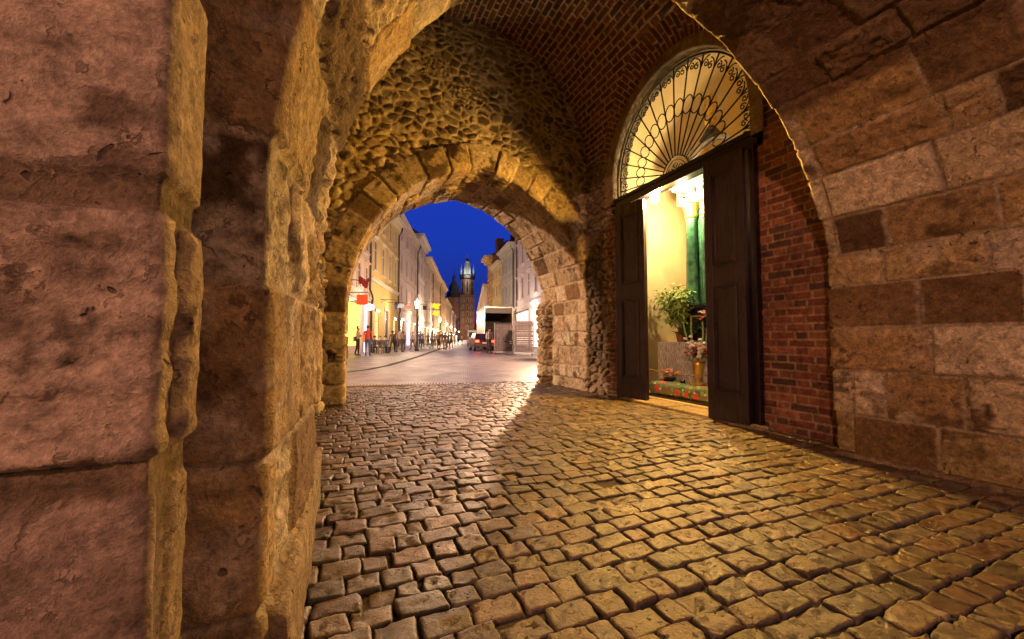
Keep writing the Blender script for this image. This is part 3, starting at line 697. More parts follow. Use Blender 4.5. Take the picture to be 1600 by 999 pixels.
grid_obj('table_cloth', np.stack([YY, 1.045 + .018 * np.sin(YY * 40) * DD * 1.5, .885 - DD], -1), None, M_lace, tbl)['label'] = 'side drop of the lace cloth'

def plant_pot(loc, r, hgt, name, label, cat, mat=M_terra):
    o = thing(name, label, cat, loc)
    mb = MB(); mb.lathe([(r * .68, 0), (r * .95, hgt * .82), (r * 1.08, hgt * .82), (r * 1.1, hgt), (r * .98, hgt), (r * .9, hgt * .86)], n=18); mb.build('pot', mat, o, smooth=False)
    mb = MB(); mb.lathe([(r * .9, hgt * .8), (.001, hgt * .82)], n=12); mb.build('soil', M_soil, o)
    return o
ptp = plant_pot((5.42, 5.42, .95), .075, .15, 'potted_plant', 'leafy variegated fig plant in a terracotta pot on the lace cloth', 'plant')
mb = MB(); lf = MB(); rr = random.Random(3)
for k in range(7):
    a = k * .9; p = Vector((.01 * math.cos(a), .02 * math.sin(a), .12)); pts = [p]; dirn = Vector((.25 * math.cos(a) - .1, .5 * math.sin(a) + .1, 1.3))
    for j in range(8):
        p = p + dirn.normalized() * .085 + Vector((rr.uniform(-.018, .018), rr.uniform(-.02, .03), 0)); pts.append(p.copy())
        if j > 1:
            for q in range(30):
                dl_ = Vector((rr.gauss(-.2, 1), rr.gauss(.05, 1.1), rr.gauss(.0, .6))).normalized(); st = p + dl_ * rr.uniform(.01, .16)
                leafquad(lf, st, dl_ + Vector((0, 0, -.35)), rr.uniform(.06, .095), rr.uniform(.03, .042))
    mb.tube(pts, [.008] * 5 + [.004] * (len(pts) - 5), 5)
mb.build('stem', M_bark, ptp, smooth=True); m_ = leafmat('variegated_leaf', (.30, .42, .07)); lf.build('foliage', m_, ptp); ptp.scale = (1.12, 1.12, 1.12)
sp = plant_pot((5.36, 5.22, .95), .06, .10, 'spiky_plant', 'small dark spiky plant beside the terracotta pot on the cloth', 'plant', mat=M_dark)
lf = MB()
for k in range(46):
    a = rr.uniform(0, 6.28); e = rr.uniform(.3, 1.4); d_ = Vector((math.cos(a) * math.cos(e), math.sin(a) * math.cos(e), math.sin(e))); L = rr.uniform(.2, .34)
    leafquad(lf, Vector((0, 0, .09)), d_, L, .018)
lf.build('foliage', M_leafd, sp)
# gold vase with gladioli and roses, standing in front of the cloth
vase = thing('flower_vase', 'tall brass vase with red roses and white gladioli before the lace cloth', 'vase', (5.05, 4.72, .30))
mb = MB(); mb.lathe([(.085, 0), (.085, .015), (.04, .04), (.035, .06), (.06, .12), (.072, .2), (.078, .3), (.09, .36), (.085, .36), (.07, .3)], n=20); mb.build('brass_vase', M_gold, vase, smooth=True)
st = MB(); fl = Bunch(); lf = MB(); pk = Bunch(); wh = Bunch()
for k in range(26):
    a = rr.uniform(0, 6.28); e = rr.uniform(.15, 1.35); d_ = Vector((math.cos(a) * math.cos(e), 1.25 * math.sin(a) * math.cos(e), math.sin(e))); L = rr.uniform(.12, .22)
    p = Vector((0, 0, .40)) + d_ * L; rose(fl if k % 4 else pk, p, .034 if k % 4 else .042)
for k in range(150):
    a = rr.uniform(0, 6.28); e = rr.uniform(-.4, 1.4); d_ = Vector((math.cos(a) * math.cos(e), math.sin(a) * math.cos(e), math.sin(e)))
    leafquad(lf, Vector((0, 0, .38)) + d_ * rr.uniform(.05, .17), d_, .07, .03)
for ty, tx, L in ((.22, -.05, .62), (.10, 0, .68), (-.10, 0, .60), (-.20, -.02, .5)):
    pts = [Vector((tx * q, ty * q + .05 * ty / abs(ty) * math.sin(q * 3) , .36 + L * q)) for q in [i / 9 for i in range(10)]]
    st.tube(pts, .011, 5)
    for i in range(3, 9):
        for s_ in (-1, 1): leafquad(lf if i > 7 else st, pts[i], Vector((rr.uniform(-.4, .1), .5 * s_, .8)), .05, .018)
    for i in range(2, 6): rose(wh, pts[i] + Vector((-.03, rr.uniform(-.02, .02), 0)), .034)
st.build('flower_stem', M_stem, vase); fl.build('rose', M_red, vase, smooth=True); pk.build('rose', M_pink, vase, smooth=True); wh.build('gladiolus', M_whitep, vase, smooth=True); lf.build('foliage', M_leafd, vase)
# bouquet on the altar step at right
bq = thing('rose_bouquet', 'red and pale pink rose bouquet standing high beside the right door leaf', 'bouquet', (5.45, 4.92, .95))
mb = MB(); mb.lathe([(.06, 0), (.075, .02), (.05, .10), (.07, .22), (.075, .24)], n=14); mb.build('vase', M_dark, bq, smooth=True)
fl = Bunch(); pk = Bunch(); lf = MB()
for k in range(17):
    a = rr.uniform(0, 6.28); e = rr.uniform(.0, 1.4); d_ = Vector((math.cos(a) * math.cos(e), math.sin(a) * math.cos(e), math.sin(e)))
    p = Vector((0, 0, .32)) + d_ * rr.uniform(.1, .2); rose(pk if p.z > .47 else fl, p, .032)
for k in range(110):
    a = rr.uniform(0, 6.28); e = rr.uniform(-.5, 1.3); d_ = Vector((math.cos(a) * math.cos(e), math.sin(a) * math.cos(e), math.sin(e)))
    leafquad(lf, Vector((0, 0, .28)) + d_ * rr.uniform(.04, .16), d_, .07, .028)
fl.build('rose', M_red, bq, smooth=True); pk.build('rose', M_pink, bq, smooth=True); lf.build('foliage', M_leafd, bq)
# orange flowers
of = thing('orange_flowers', 'low bowl of orange and white flowers at the left of the brass vase', 'bouquet', (4.98, 5.22, .30))
mb = MB(); mb.lathe([(.05, 0), (.09, .05), (.10, .07), (.08, .07)], n=14); mb.build('bowl', M_dark, of, smooth=True)
fl = Bunch(); wh = Bunch(); lf = MB()
for k in range(22):
    a = rr.uniform(0, 6.28); q = math.sqrt(rr.random()) * .13; p = Vector((q * math.cos(a), 1.15 * q * math.sin(a), .10 + rr.uniform(0, .1))); rose(wh if k % 4 == 0 else fl, p, .040 if k % 4 else .022)
for k in range(60):
    a = rr.uniform(0, 6.28); d_ = Vector((math.cos(a), math.sin(a), rr.uniform(0, .9))); leafquad(lf, Vector((0, 0, .08)) + d_ * .06, d_, .06, .02)
fl.build('flower', M_or, of, smooth=True); wh.build('flower', M_whitep, of, smooth=True); lf.build('foliage', M_leafd, of)
# picture frame on the table
pf = thing('framed_board', 'dark framed board standing on the lace cloth behind the gladioli', 'frame', (5.43, 4.90, .947))
mb = MB(); mb.box((0, -.32, 0), (.03, .32, .03)); mb.box((0, -.32, .42), (.03, .32, .45)); mb.box((0, -.32, .03), (.03, -.29, .42)); mb.box((0, .29, .03), (.03, .32, .42)); mb.build('frame', M_gold, pf)
mb = MB(); mb.box((.012, -.29, .03), (.022, .29, .42)); mb.build('board', M_dark, pf)
# embroidered kneeler
m, t, b = base_mat('embroidered_fabric'); b.inputs['Roughness'].default_value = .9
tc = t.new('ShaderNodeTexCoord')
def blob(scale, lo, hi, seedoff):
    mp = t.new('ShaderNodeMapping'); mp.inputs['Location'].default_value = (seedoff, seedoff * .7, 0); t.to(tc, 'Object', mp, 'Vector')
    v = t.new('ShaderNodeTexVoronoi', _Scale=scale, _Randomness=.8); t.to(mp, 'Vector', v, 'Vector')
    n_ = t.new('ShaderNodeTexNoise', _Scale=scale * 4, _Detail=3); t.to(mp, 'Vector', n_, 'Vector')
    a_ = t.new('ShaderNodeMath', operation='MULTIPLY_ADD'); a_.inputs[1].default_value = .35; t.to(n_, 'Fac', a_, 0); t.to(v, 'Distance', a_, 2)
    r_ = t.new('ShaderNodeMapRange'); r_.inputs['From Min'].default_value = hi; r_.inputs['From Max'].default_value = lo; t.to(a_, 'Value', r_, 'Value'); return r_
prev = None; cur = (.22, .20, .09, 1)
for sc_, lo, hi, so_, c_ in ((6, .50, .56, 1.3, (.06, .20, .03, 1)), (9, .46, .50, 5.1, (.30, .40, .08, 1)), (5, .46, .50, 3.7, (.75, .10, .05, 1)), (9, .38, .42, 8.2, (.8, .7, .6, 1)), (12, .36, .40, 2.2, (.12, .18, .45, 1))):
    r_ = blob(sc_, lo, hi, so_); mx = t.new('ShaderNodeMix', data_type='RGBA'); t.to(r_, 'Result', mx, 'Factor')
    if prev is None: mx.inputs['A'].default_value = cur
    else: t.l.new(prev.outputs['Result'], mx.inputs['A'])
    mx.inputs['B'].default_value = c_; prev = mx
t.l.new(prev.outputs['Result'], b.inputs['Base Color']); M_emb = m
kn = thing('kneeler', 'flower embroidered kneeling bench on the chapel threshold', 'kneeler', (4.86, 4.52, .06))
yy = np.linspace(-.95, .95, 120); tt = np.linspace(0, 2 * math.pi, 40); YY, TT = np.meshgrid(yy, tt, indexing='ij')
ex = np.clip((np.abs(YY) - .87) / .08, 0, 1); rr_ = np.sqrt(1 - ex ** 2)
cs, sn = np.cos(TT), np.sin(TT)
grid_obj('cushion', np.stack([.16 * np.sign(cs) * np.abs(cs) ** .6 * rr_, YY, .145 + .105 * np.sign(sn) * np.abs(sn) ** .6 * rr_], -1), None, M_emb, kn)
mb = MB(); mb.box((-.15, -.9, 0), (.15, .9, .05)); mb.build('bench_base', M_dark, kn)
mb = MB()
for q in range(3): mb.tube([(4.50, 5.70 - 2.3 * k / 20, .62 - .0 * k - .14 * math.sin(math.pi * k / 20)) for k in range(21)], .006, 5) if q == 0 else None
tag(mb.build('rope_barrier', M_bark, None, smooth=True), 'thin dark cord slung low across the chapel doorway', 'rope')

# ================================================================== GROUND
M_ground = pbr('ground_dirt', (.10, .085, .07), .95, var=.3, scale=.6, bump=.4, bdist=.02)
mb = MB(); mb.add([(-900, -900, -.075), (900, -900, -.075), (900, 1400, -.075), (-900, 1400, -.075)], [(0, 1, 2, 3)]); tag(mb.build('ground', M_ground), kind='structure')
# cobbles
def cobble_floor():
    Vs, Qs, Cs = [], [], []; base = 0
    r = np.random.default_rng(77)
    def cob(x0, y0, x1, y1, n):
        nonlocal base
        g = np.linspace(0, 1, n); g = np.where(g < .5, .5 * (2 * g) ** 1.9, 1 - .5 * (2 - 2 * g) ** 1.9); a, b = np.meshgrid(g, g, indexing='ij')
        j = .010
        c = [(x0 + r.uniform(-j, j), y0 + r.uniform(-j, j)), (x1 + r.uniform(-j, j), y0 + r.uniform(-j, j)), (x1 + r.uniform(-j, j), y1 + r.uniform(-j, j)), (x0 + r.uniform(-j, j), y1 + r.uniform(-j, j))]
        # perimeter squeezed to a rounded square
        X = (1 - a) * (1 - b) * c[0][0] + a * (1 - b) * c[1][0] + a * b * c[2][0] + (1 - a) * b * c[3][0]
        Y = (1 - a) * (1 - b) * c[0][1] + a * (1 - b) * c[1][1] + a * b * c[2][1] + (1 - a) * b * c[3][1]
        wx = .010 * fbm(X * 14, Y * 14, seed=31, oct=3); wy = .010 * fbm(X * 14 + 40, Y * 14, seed=32, oct=3)
        ea = np.minimum(a, 1 - a) * (x1 - x0); eb = np.minimum(b, 1 - b) * (y1 - y0)
        e = np.minimum(ea, eb); cr = np.hypot(np.maximum(.022 - ea, 0), np.maximum(.022 - eb, 0))
        prof = 1 - np.clip(1 - e / .007, 0, 1) ** 2.2; prof = prof - .8 * np.clip((cr - .021) / .006, 0, 1)
        tx, ty = r.normal(0, .022, 2); off = r.normal(0, .0035)
        if r.random() < .04: off -= .012; tx *= 1.6
        rough = r.choice([.003, .006, .012], p=[.4, .4, .2])
        if x0 < .9: rough = max(rough, .006)
        sd = int(r.integers(1000))
        cx_, cy_ = (x0 + x1) / 2, (y0 + y1) / 2
        nn = fbm(X * 26, Y * 26, 0 * X + sd, seed=33, oct=4, gain=.55)
        dome = -.0006 * (((a - .5) * 2) ** 2 + ((b - .5) * 2) ** 2)
        Z = -.020 + .020 * np.clip(prof, 0, 1) + (off + dome + tx * (X - cx_) + ty * (Y - cy_) + rough * nn) * np.clip(prof * 1.5, 0, 1)
        pit = sstep(.36, .50, fbm(X * 19 + sd, Y * 19, seed=35, oct=3)); Z = Z - pit * .009
        # broad undulation of the old floor
        Z = Z + .012 * vnoise(X * 1.1, Y * 1.1, seed=36)
        k = r.random(); basec = np.array([(.165, .122, .068), (.20, .14, .075), (.15, .118, .080), (.17, .105, .062), (.14, .115, .07)][int(r.integers(5))]) * r.uniform(.45, 1.02) if k > .12 else np.array((.15, .12, .09)) * r.uniform(.8, 1.3)
        tint = 1 + .3 * nn; colr = basec[None, None, :] * tint[..., None]
        colr = mix(colr, colr * .45, pit * .8); colr = mix(np.array((.022, .016, .010)) + 0 * colr, colr, sstep(.25, .97, prof))
        Vs.append(np.stack([X + wx, Y + wy, Z], -1).reshape(-1, 3)); Cs.append(colr.reshape(-1, 3))
        idx = np.arange(n * n).reshape(n, n) + base
        Qs.append(np.stack([idx[:-1, :-1], idx[1:, :-1], idx[1:, 1:], idx[:-1, 1:]], -1).reshape(-1, 4)); base += n * n
    gap = .003
    XS = 2.0     # left: courses across the passage; right: courses along it
    y = -1.6
    while y < 9.0:
        hgt = r.uniform(.112, .148); x = -1.25 - r.uniform(0, .2) if y < .8 else -.42 - r.uniform(0, .15)
        xe = XS + .12 * math.sin(y * 2.1) + r.uniform(-.06, .06)
        yslope = .02
        while x < xe:
            w = r.uniform(.12, .205) if r.random() < .88 else r.uniform(.09, .12)
            if x + w > xe - .06: w = xe - x
            n = 14 if y < 3 else (11 if y < 5 else 8)
            cob(x + gap, y + gap, x + w - gap, y + hgt - gap, n); x += w
        x = xe
        xend = 6.0 if y < .85 else 4.45
        while x < xend:
            w = r.uniform(.125, .19); n = 14 if y < 3 else (11 if y < 5 else 8)
            sh = 0
            cob(x + gap, y + gap + sh, x + w - gap, y + hgt - gap + sh, n); x += w
        y += hgt
    return np.concatenate(Vs), np.concatenate(Qs), np.concatenate(Cs)
Vc, Qc, Cc = cobble_floor()
tag(raw_obj('cobblestone_floor', Vc, Qc, Cc, M_cob), kind='structure')
M_joint = pbr('joint_sand', (.042, .031, .018), .95, var=.4, scale=20, bump=.6, bdist=.01)
U, V = np.meshgrid(np.arange(-1.6, 6.3, .04), np.arange(-1.9, 9.1, .04), indexing='ij')
tag(grid_obj('paving_joints', np.stack([U, V, -.021 + .004 * fbm(U * 8, V * 8, seed=3) + .006 * sstep(.0, .5, fbm(U * 1.3, V * 1.3, seed=14, oct=3)) + .012 * vnoise(U * 1.1, V * 1.1, seed=36)], -1), None, M_joint), kind='structure')

# street paving: small granite setts, worn and slightly shiny
m, t, b = base_mat('street_setts'); tc = t.new('ShaderNodeTexCoord'); mp = t.new('ShaderNodeMapping'); mp.inputs['Rotation'].default_value = (0, 0, R(16)); t.to(tc, 'Object', mp, 'Vector')
br = t.new('ShaderNodeTexBrick', offset=.5); br.inputs['Scale'].default_value = 1; br.inputs['Mortar Size'].default_value = .012; br.inputs['Brick Width'].default_value = .12; br.inputs['Row Height'].default_value = .11
br.inputs['Color1'].default_value = (.22, .19, .185, 1); br.inputs['Color2'].default_value = (.13, .11, .11, 1); br.inputs['Mortar'].default_value = (.03, .026, .026, 1); t.to(mp, 'Vector', br, 'Vector')
nn = t.new('ShaderNodeTexNoise', _Scale=1.1, _Detail=7); t.to(tc, 'Object', nn, 'Vector')
mr = t.new('ShaderNodeMapRange'); mr.inputs['From Min'].default_value = .3; mr.inputs['From Max'].default_value = .7; mr.inputs['To Min'].default_value = .36; mr.inputs['To Max'].default_value = .58; t.to(nn, 'Fac', mr, 'Value'); t.to(mr, 'Result', b, 'Roughness')
mx = t.new('ShaderNodeMix', data_type='RGBA', blend_type='MULTIPLY'); mx.inputs['Factor'].default_value = .45; t.l.new(br.outputs['Color'], mx.inputs['A']); t.l.new(nn.outputs['Color'], mx.inputs['B']); t.l.new(br.outputs['Color'], b.inputs['Base Color'])
n2 = t.new('ShaderNodeTexNoise', _Scale=14, _Detail=4); t.to(tc, 'Object', n2, 'Vector')
ad = t.new('ShaderNodeMath', operation='MULTIPLY_ADD'); ad.inputs[1].default_value = -1.2; t.to(br, 'Fac', ad, 0); t.to(n2, 'Fac', ad, 2)
bp = t.new('ShaderNodeBump', _Strength=.6, _Distance=.012); t.to(ad, 'Value', bp, 'Height'); t.to(bp, 'Normal', b, 'Normal'); b.inputs['Specular IOR Level'].default_value = .8
M_street = m
yl, yr_ = 9.62, 8.72
mb = MB(); mb.add([(-60, 9.6 + 0.2 * 60 * 1.1, -.01), (-.5, 9.72, -.01), (5, 8.64, -.01), (60, 8.64, -.01), (260, 480, -.01), (-60, 480, -.01)], [(0, 1, 2, 3, 4, 5)]); tag(mb.build('street', M_street), kind='structure')
mb = MB(); mb.add([(-.8, 8.9, -.012), (-.8, 9.75, -.012), (5.2, 8.6, -.012), (5.2, 8.5, -.012), (0, 8.5, -.012)], [(0, 1, 2, 3, 4)])
# slot drain across the gate
dr = thing('slot_drain', 'toothed slot drain crossing the ground just beyond the street arch', 'drain', (0.07, 9.61, 0)); dv = Vector((4.13 - .07, 8.79 - 9.61, 0)); ln = dv.length; dr.rotation_euler = (0, 0, math.atan2(dv.y, dv.x))
M_cast = pbr('cast_iron', (.05, .045, .045), .5, metal=.5); M_kerb = pbr('granite_strip', (.30, .27, .25), .5)
mb = MB(); mb.box((-.8, -.14, -.06), (5.2, .14, -.002)); mb.build('granite_edge', M_kerb, dr)
mb = MB()
for k in range(80): mb.box((-.6 + k * .068, -.055, -.03), (-.6 + k * .068 + .034, .055, .004))
mb.build('grate', M_cast, dr)
# curved channel line in the street
pts = [GY(*p) for p in ((470, 584), (540, 582), (575, 577.5), (605, 571.5), (635, 563), (655, 557), (678, 548.5), (700, 541.5))]
mb = MB(); fine = []
for i in range(len(pts) - 1):
    for k in range(6): fine.append(pts[i].lerp(pts[i + 1], k / 6))
fine.append(pts[-1])
V = []; F = []
for i, p in enumerate(fine):
    a = fine[max(i - 1, 0)]; b_ = fine[min(i + 1, len(fine) - 1)]; d_ = (b_ - a).normalized(); s_ = Vector((-d_.y, d_.x, 0)) * (.10 + .002 * i)
    V += [p - s_ + Vector((0, 0, -.004)), p + s_ + Vector((0, 0, -.004))]
for i in range(len(fine) - 1): F.append((2 * i, 2 * i + 1, 2 * i + 3, 2 * i + 2))
mb.add(V, F); tag(mb.build('drainage_channel', pbr('channel_slot', (.012, .010, .010), .9)), kind='structure')

# ================================================================== STREET
SD = Vector((.287, .958, 0)); SN = Vector((.958, -.287, 0))      # street axis and its right-hand normal
def SP(s, lat, z=0): v = SD * s + SN * lat; return Vector((v.x, v.y, z))
def facade_mat(name, col):
    return pbr(name, col, .85, var=.12, scale=.8, bump=.25, bdist=.02)
M_glass = pbr('window_glass', (.035, .03, .055), .25, var=.3, scale=.7, bump=.02); M_frame = pbr('window_frame', (.55, .50, .45), .6)
M_warm = emit('lit_window', (1, .62, .24), 1.6); M_cool = emit('cool_lit_window', (.75, .62, 1.0), 3.5); M_bright = emit('shop_display', (1, .80, .60), 2.2)
M_yel = emit('yellow_shop_window', (1, .66, .10), 3.0)
M_pipe = pbr('zinc_pipe', (.06, .05, .055), .45, metal=.4); M_roof = pbr('roof_tile', (.10, .045, .035), .8)
def building(name, label, p0, p1, H, floors, ncol, col, trim, depth=9, ground=None, cornice=.5, win=(.9, 1.7), g_h=4.2, roof=True, lit=(), group=None, shutters=False, heads=True, side='L'):
    "facade runs from p0 (near) to p1 (far); street to the right for side L, to the left for side R"
    p0 = Vector(p0); p1 = Vector(p1); L = (p1 - p0).length; d_ = (p1 - p0).normalized()
    o = thing(name, label, 'building', p0, math.atan2(d_.y, d_.x), 'houses lining the street')
    sg = -1 if side == 'L' else 1           # local y of the street side
    # local: x along facade, y: outwards = -y for L (street on the right of travel)
    wallm = facade_mat(name + '_wall', col); trimm = facade_mat(name + '_trim', trim)
    wins = []; fh = (H - g_h) / floors; cw = L / ncol
    for f_ in range(floors):
        for c_ in range(ncol):
            w_, h_ = win; h_ = h_ * (1 if f_ < floors - 1 or floors == 1 else .8); x_ = cw * (c_ + .5); z_ = g_h + fh * f_ + fh * .22
            wins.append((x_ - w_ / 2, x_ + w_ / 2, z_, z_ + h_, 'w', (f_, c_)))
    if ground:
        for (fx0, fx1, z0_, z1_, kind) in ground: wins.append((fx0 * L, fx1 * L, z0_, z1_, kind, None))
    xs = sorted({0, L, *[w[0] for w in wins], *[w[1] for w in wins]}); zs = sorted({0, H, *[w[2] for w in wins], *[w[3] for w in wins]})
    mb = MB(); dp = .07
    for i in range(len(xs) - 1):
        for j in range(len(zs) - 1):
            cx_, cz_ = (xs[i] + xs[i + 1]) / 2, (zs[j] + zs[j + 1]) / 2
            if any(w[0] < cx_ < w[1] and w[2] < cz_ < w[3] for w in wins): continue
            mb.add([(xs[i], 0, zs[j]), (xs[i + 1], 0, zs[j]), (xs[i + 1], 0, zs[j + 1]), (xs[i], 0, zs[j + 1])], [(0, 1, 2, 3)])
    ib = -sg * dp
    for w in wins:
        a, b_, c_, e_ = w[:4]
        mb.add([(a, 0, c_), (b_, 0, c_), (b_, 0, e_), (a, 0, e_), (a, ib, c_), (b_, ib, c_), (b_, ib, e_), (a, ib, e_)], [(0, 1, 5, 4), (1, 2, 6, 5), (2, 3, 7, 6), (3, 0, 4, 7)])
    bk = -sg * depth
    mb.add([(0, 0, 0), (0, bk, 0), (0, bk, H), (0, 0, H)], [(0, 1, 2, 3)]); mb.add([(L, 0, 0), (L, bk, 0), (L, bk, H), (L, 0, H)], [(0, 1, 2, 3)]); mb.add([(0, bk, 0), (L, bk, 0), (L, bk, H), (0, bk, H)], [(0, 1, 2, 3)])
    mb.add([(.02, -sg * .6, 0), (L - .02, -sg * .6, 0), (L - .02, -sg * .6, H), (.02, -sg * .6, H)], [(0, 1, 2, 3)])
    mb.build('wall', wallm, o)
    def bx(m_, x0_, x1_, out, z0_, z1_, inn=0.0):
        ys = sorted((sg * out, sg * inn)); m_.box((x0_, ys[0], z0_), (x1_, ys[1], z1_))
    tr = MB(); bx(tr, 0, L, .14, g_h - .30, g_h - .05, .002); bx(tr, 0, L, .22, g_h - .05, g_h + .05, .002)
    bx(tr, 0, L, cornice * .6, H - .55, H - .3, .002); bx(tr, 0, L, cornice, H - .3, H - .06, .002); bx(tr, 0, L, cornice + .1, H - .06, H, .002)
    if floors > 1:
        for f_ in range(1, floors): bx(tr, 0, L, .07, g_h + fh * f_ - .12, g_h + fh * f_, .002)
    k_ = 0
    while k_ * .5 < L - .2: bx(tr, k_ * .5 + .1, k_ * .5 + .3, cornice * .5, H - .8, H - .548, .003); k_ += 1
    tr.build('cornice', trimm, o)
    for w in wins:
        a, b_, c_, e_, kind, fc = w
        m_ = MB(); fr = .07
        if kind == 'w':
            bx(m_, a, b_, -dp + .05, c_, c_ + fr, -dp + .012); bx(m_, a, b_, -dp + .05, e_ - fr, e_, -dp + .012); bx(m_, a, a + fr, -dp + .05, c_ + fr, e_ - fr, -dp + .012); bx(m_, b_ - fr, b_, -dp + .05, c_ + fr, e_ - fr, -dp + .012)
            mid = (a + b_) / 2; bx(m_, mid - .03, mid + .03, -dp + .05, c_ + fr, e_ - fr, -dp + .012); zc = c_ + (e_ - c_) * .66; bx(m_, a + fr, mid - .03, -dp + .05, zc, zc + .05, -dp + .012); bx(m_, mid + .03, b_ - fr, -dp + .05, zc, zc + .05, -dp + .012)
            # architrave, sill, hood
            bx(m_, a - .14, a - .002, .05, c_ - .1, e_ + .12, .002); bx(m_, b_ + .002, b_ + .14, .05, c_ - .1, e_ + .12, .002); bx(m_, a - .2, b_ + .2, .12, c_ - .2, c_ - .1, .003)
            if heads: bx(m_, a - .22, b_ + .22, .20, e_ + .28, e_ + .38, .003); bx(m_, a - .12, b_ + .12, .08, e_ + .12, e_ + .28, .003)
            else: bx(m_, a - .1, b_ + .1, .05, e_ + .002, e_ + .10, .003)
            if shutters:
                for q in range(int((e_ - c_) / .22)): bx(m_, a - .55, b_ + .55, .05, c_ + q * .22, c_ + q * .22 + .09, .004)
            f_ = m_.build('window', trimm if not shutters else M_frame, o)
            g_ = MB(); bx(g_, a, b_, -dp + .012, c_, e_, -dp - .02); g_.build('pane', M_warm if fc in lit else M_glass, f_)
        elif kind == 'door':
            bx(m_, a - .2, a - .002, .08, 0, e_ + .2, .002); bx(m_, b_ + .002, b_ + .2, .08, 0, e_ + .2, .002); bx(m_, a, b_, .08, e_ + .002, e_ + .2, .002); f_ = m_.build('doorway', trimm, o)
            g_ = MB(); bx(g_, a, b_, -dp + .05, c_, e_, -dp); g_.build('door', M_dark, f_)
        else:
            pm = {'shop': M_bright, 'warm': M_warm, 'cool': M_cool, 'yellow': M_yel, 'dark': M_glass}[kind]
            for q in range(4): x_ = a + (b_ - a) * q / 3; bx(m_, max(a, x_ - .03), min(b_, x_ + .03), -.08, c_, e_, -dp + .01)
            bx(m_, a, b_, -.09, c_ + (e_ - c_) * .72, c_ + (e_ - c_) * .72 + .06, -dp + .01); bx(m_, a, b_, .1, e_ + .01, e_ + .22, .003)
            f_ = m_.build('shop_window', M_dark if kind != 'cool' else M_frame, o)
            g_ = MB(); bx(g_, a, b_, -dp + .01, c_, e_, -dp - .02); g_.build('pane', pm, f_)
    if roof:
        rf = MB(); yb_ = -sg * depth; ym = -sg * depth * .5; e0 = sg * .35
        rf.add([(0, e0, H), (L, e0, H), (L, ym, H + 3.2), (0, ym, H + 3.2), (0, yb_, H), (L, yb_, H)], [(0, 1, 2, 3), (3, 2, 5, 4), (0, 3, 4), (1, 5, 2)])
        r_ = rf.build('roof', M_roof, o)
        ch = MB(); ch.box((L * .3, min(ym, ym * .8), H + 1), (L * .3 + .7, max(ym, ym * .8), H + 4.2)); ch.build('chimney', M_roof, r_)
    return o
def pipe(parent_building, x, H, out=.12, sg=-1):
    mb = MB(); y_ = sg * out
    mb.tube([(x, y_ + sg * .35, H - .2), (x, y_ + sg * .3, H - .6), (x, y_, H - 1.2), (x, y_, 4.9), (x + .35, y_ + sg * .1, 4.5), (x + .5, y_ + sg * .1, 4.2), (x + .5, y_, 3.6), (x + .5, y_, .2)], .085, 8)
    mb.build('drainpipe', M_pipe, parent_building, smooth=True)
LAT = -8.0
b1 = building('shop_house', 'pale shop building nearest the arch on the left with a yellow lit display window', SP(20.5, LAT), SP(33.2, LAT), 13.0, 3, 6, (.62, .50, .44), (.60, .48, .38),
              ground=[(.10, .28, .5, 3.3, 'warm'), (.50, .80, .55, 3.5, 'yellow'), (.885, .965, .0, 3.6, 'cool')])
b2 = building('yellow_house', 'yellow townhouse with pale stucco window surrounds on the left side', SP(33.4, LAT), SP(45.8, LAT), 13.6, 2, 4, (.60, .43, .14), (.62, .55, .42), win=(1.1, 2.5), g_h=6.0, cornice=.6,
              ground=[(.14, .26, .3, 3.3, 'warm'), (.45, .58, 0, 3.7, 'door'), (.8, .9, .3, 3.0, 'warm')])
b3 = building('pale_house', 'tall plain pale pink house with small dark windows beyond the yellow one', SP(46, LAT), SP(61.8, LAT), 15.2, 3, 4, (.66, .52, .48), (.60, .50, .46), win=(1.0, 1.9), g_h=4.6, heads=False, cornice=.35,
              ground=[(.12, .25, .3, 3.2, 'dark'), (.42, .58, .2, 3.1, 'cool'), (.72, .86, .2, 3.0, 'warm')])
b4 = building('shuttered_house', 'narrow white house ribbed with horizontal shutters and a jutting cornice', SP(62, LAT), SP(73.5, LAT), 17.0, 4, 3, (.66, .60, .62), (.62, .58, .58), win=(1.1, 1.9), shutters=True, heads=False, cornice=.9, ground=[(.2, .45, .2, 3.0, 'dark'), (.6, .85, .2, 3, 'warm')])
b5 = building('white_house', 'plain white house with stepped cornice behind the tall street lamp', SP(73.7, LAT), SP(87, LAT), 15.8, 3, 3, (.66, .58, .50), (.64, .54, .44), cornice=1.0, ground=[(.1, .35, .2, 3.0, 'warm'), (.5, .9, .2, 3, 'shop')])
b6 = building('cream_house', 'cream house with warmly lit front halfway along the left side', SP(87.2, LAT), SP(108, LAT), 16.0, 3, 5, (.60, .46, .30), (.64, .5, .32), cornice=.8, ground=[(.1, .4, .2, 3.0, 'shop'), (.5, .9, .2, 3, 'warm')], lit=((0, 1),))
b7 = building('ochre_house', 'ochre house with gilded evening light further down the left side', SP(108.2, LAT), SP(130, LAT), 16.5, 3, 5, (.62, .44, .20), (.64, .5, .30), cornice=.8, ground=[(.1, .4, .2, 3.0, 'warm'), (.5, .9, .2, 3, 'shop')], lit=((1, 2), (0, 3)))
b8 = building('low_house', 'lower beige house in the distance on the left side', SP(130.2, LAT), SP(170, LAT), 14.0, 3, 7, (.58, .45, .32), (.6, .48, .34), ground=[(.1, .4, .2, 3.0, 'shop'), (.5, .9, .2, 3, 'shop')])
b9 = building('end_house', 'last houses on the left before the church', SP(170.2, LAT), SP(262, LAT), 13.0, 3, 12, (.56, .44, .34), (.6, .48, .36), ground=[(.1, .4, .2, 3.0, 'warm'), (.5, .9, .2, 3, 'shop')])
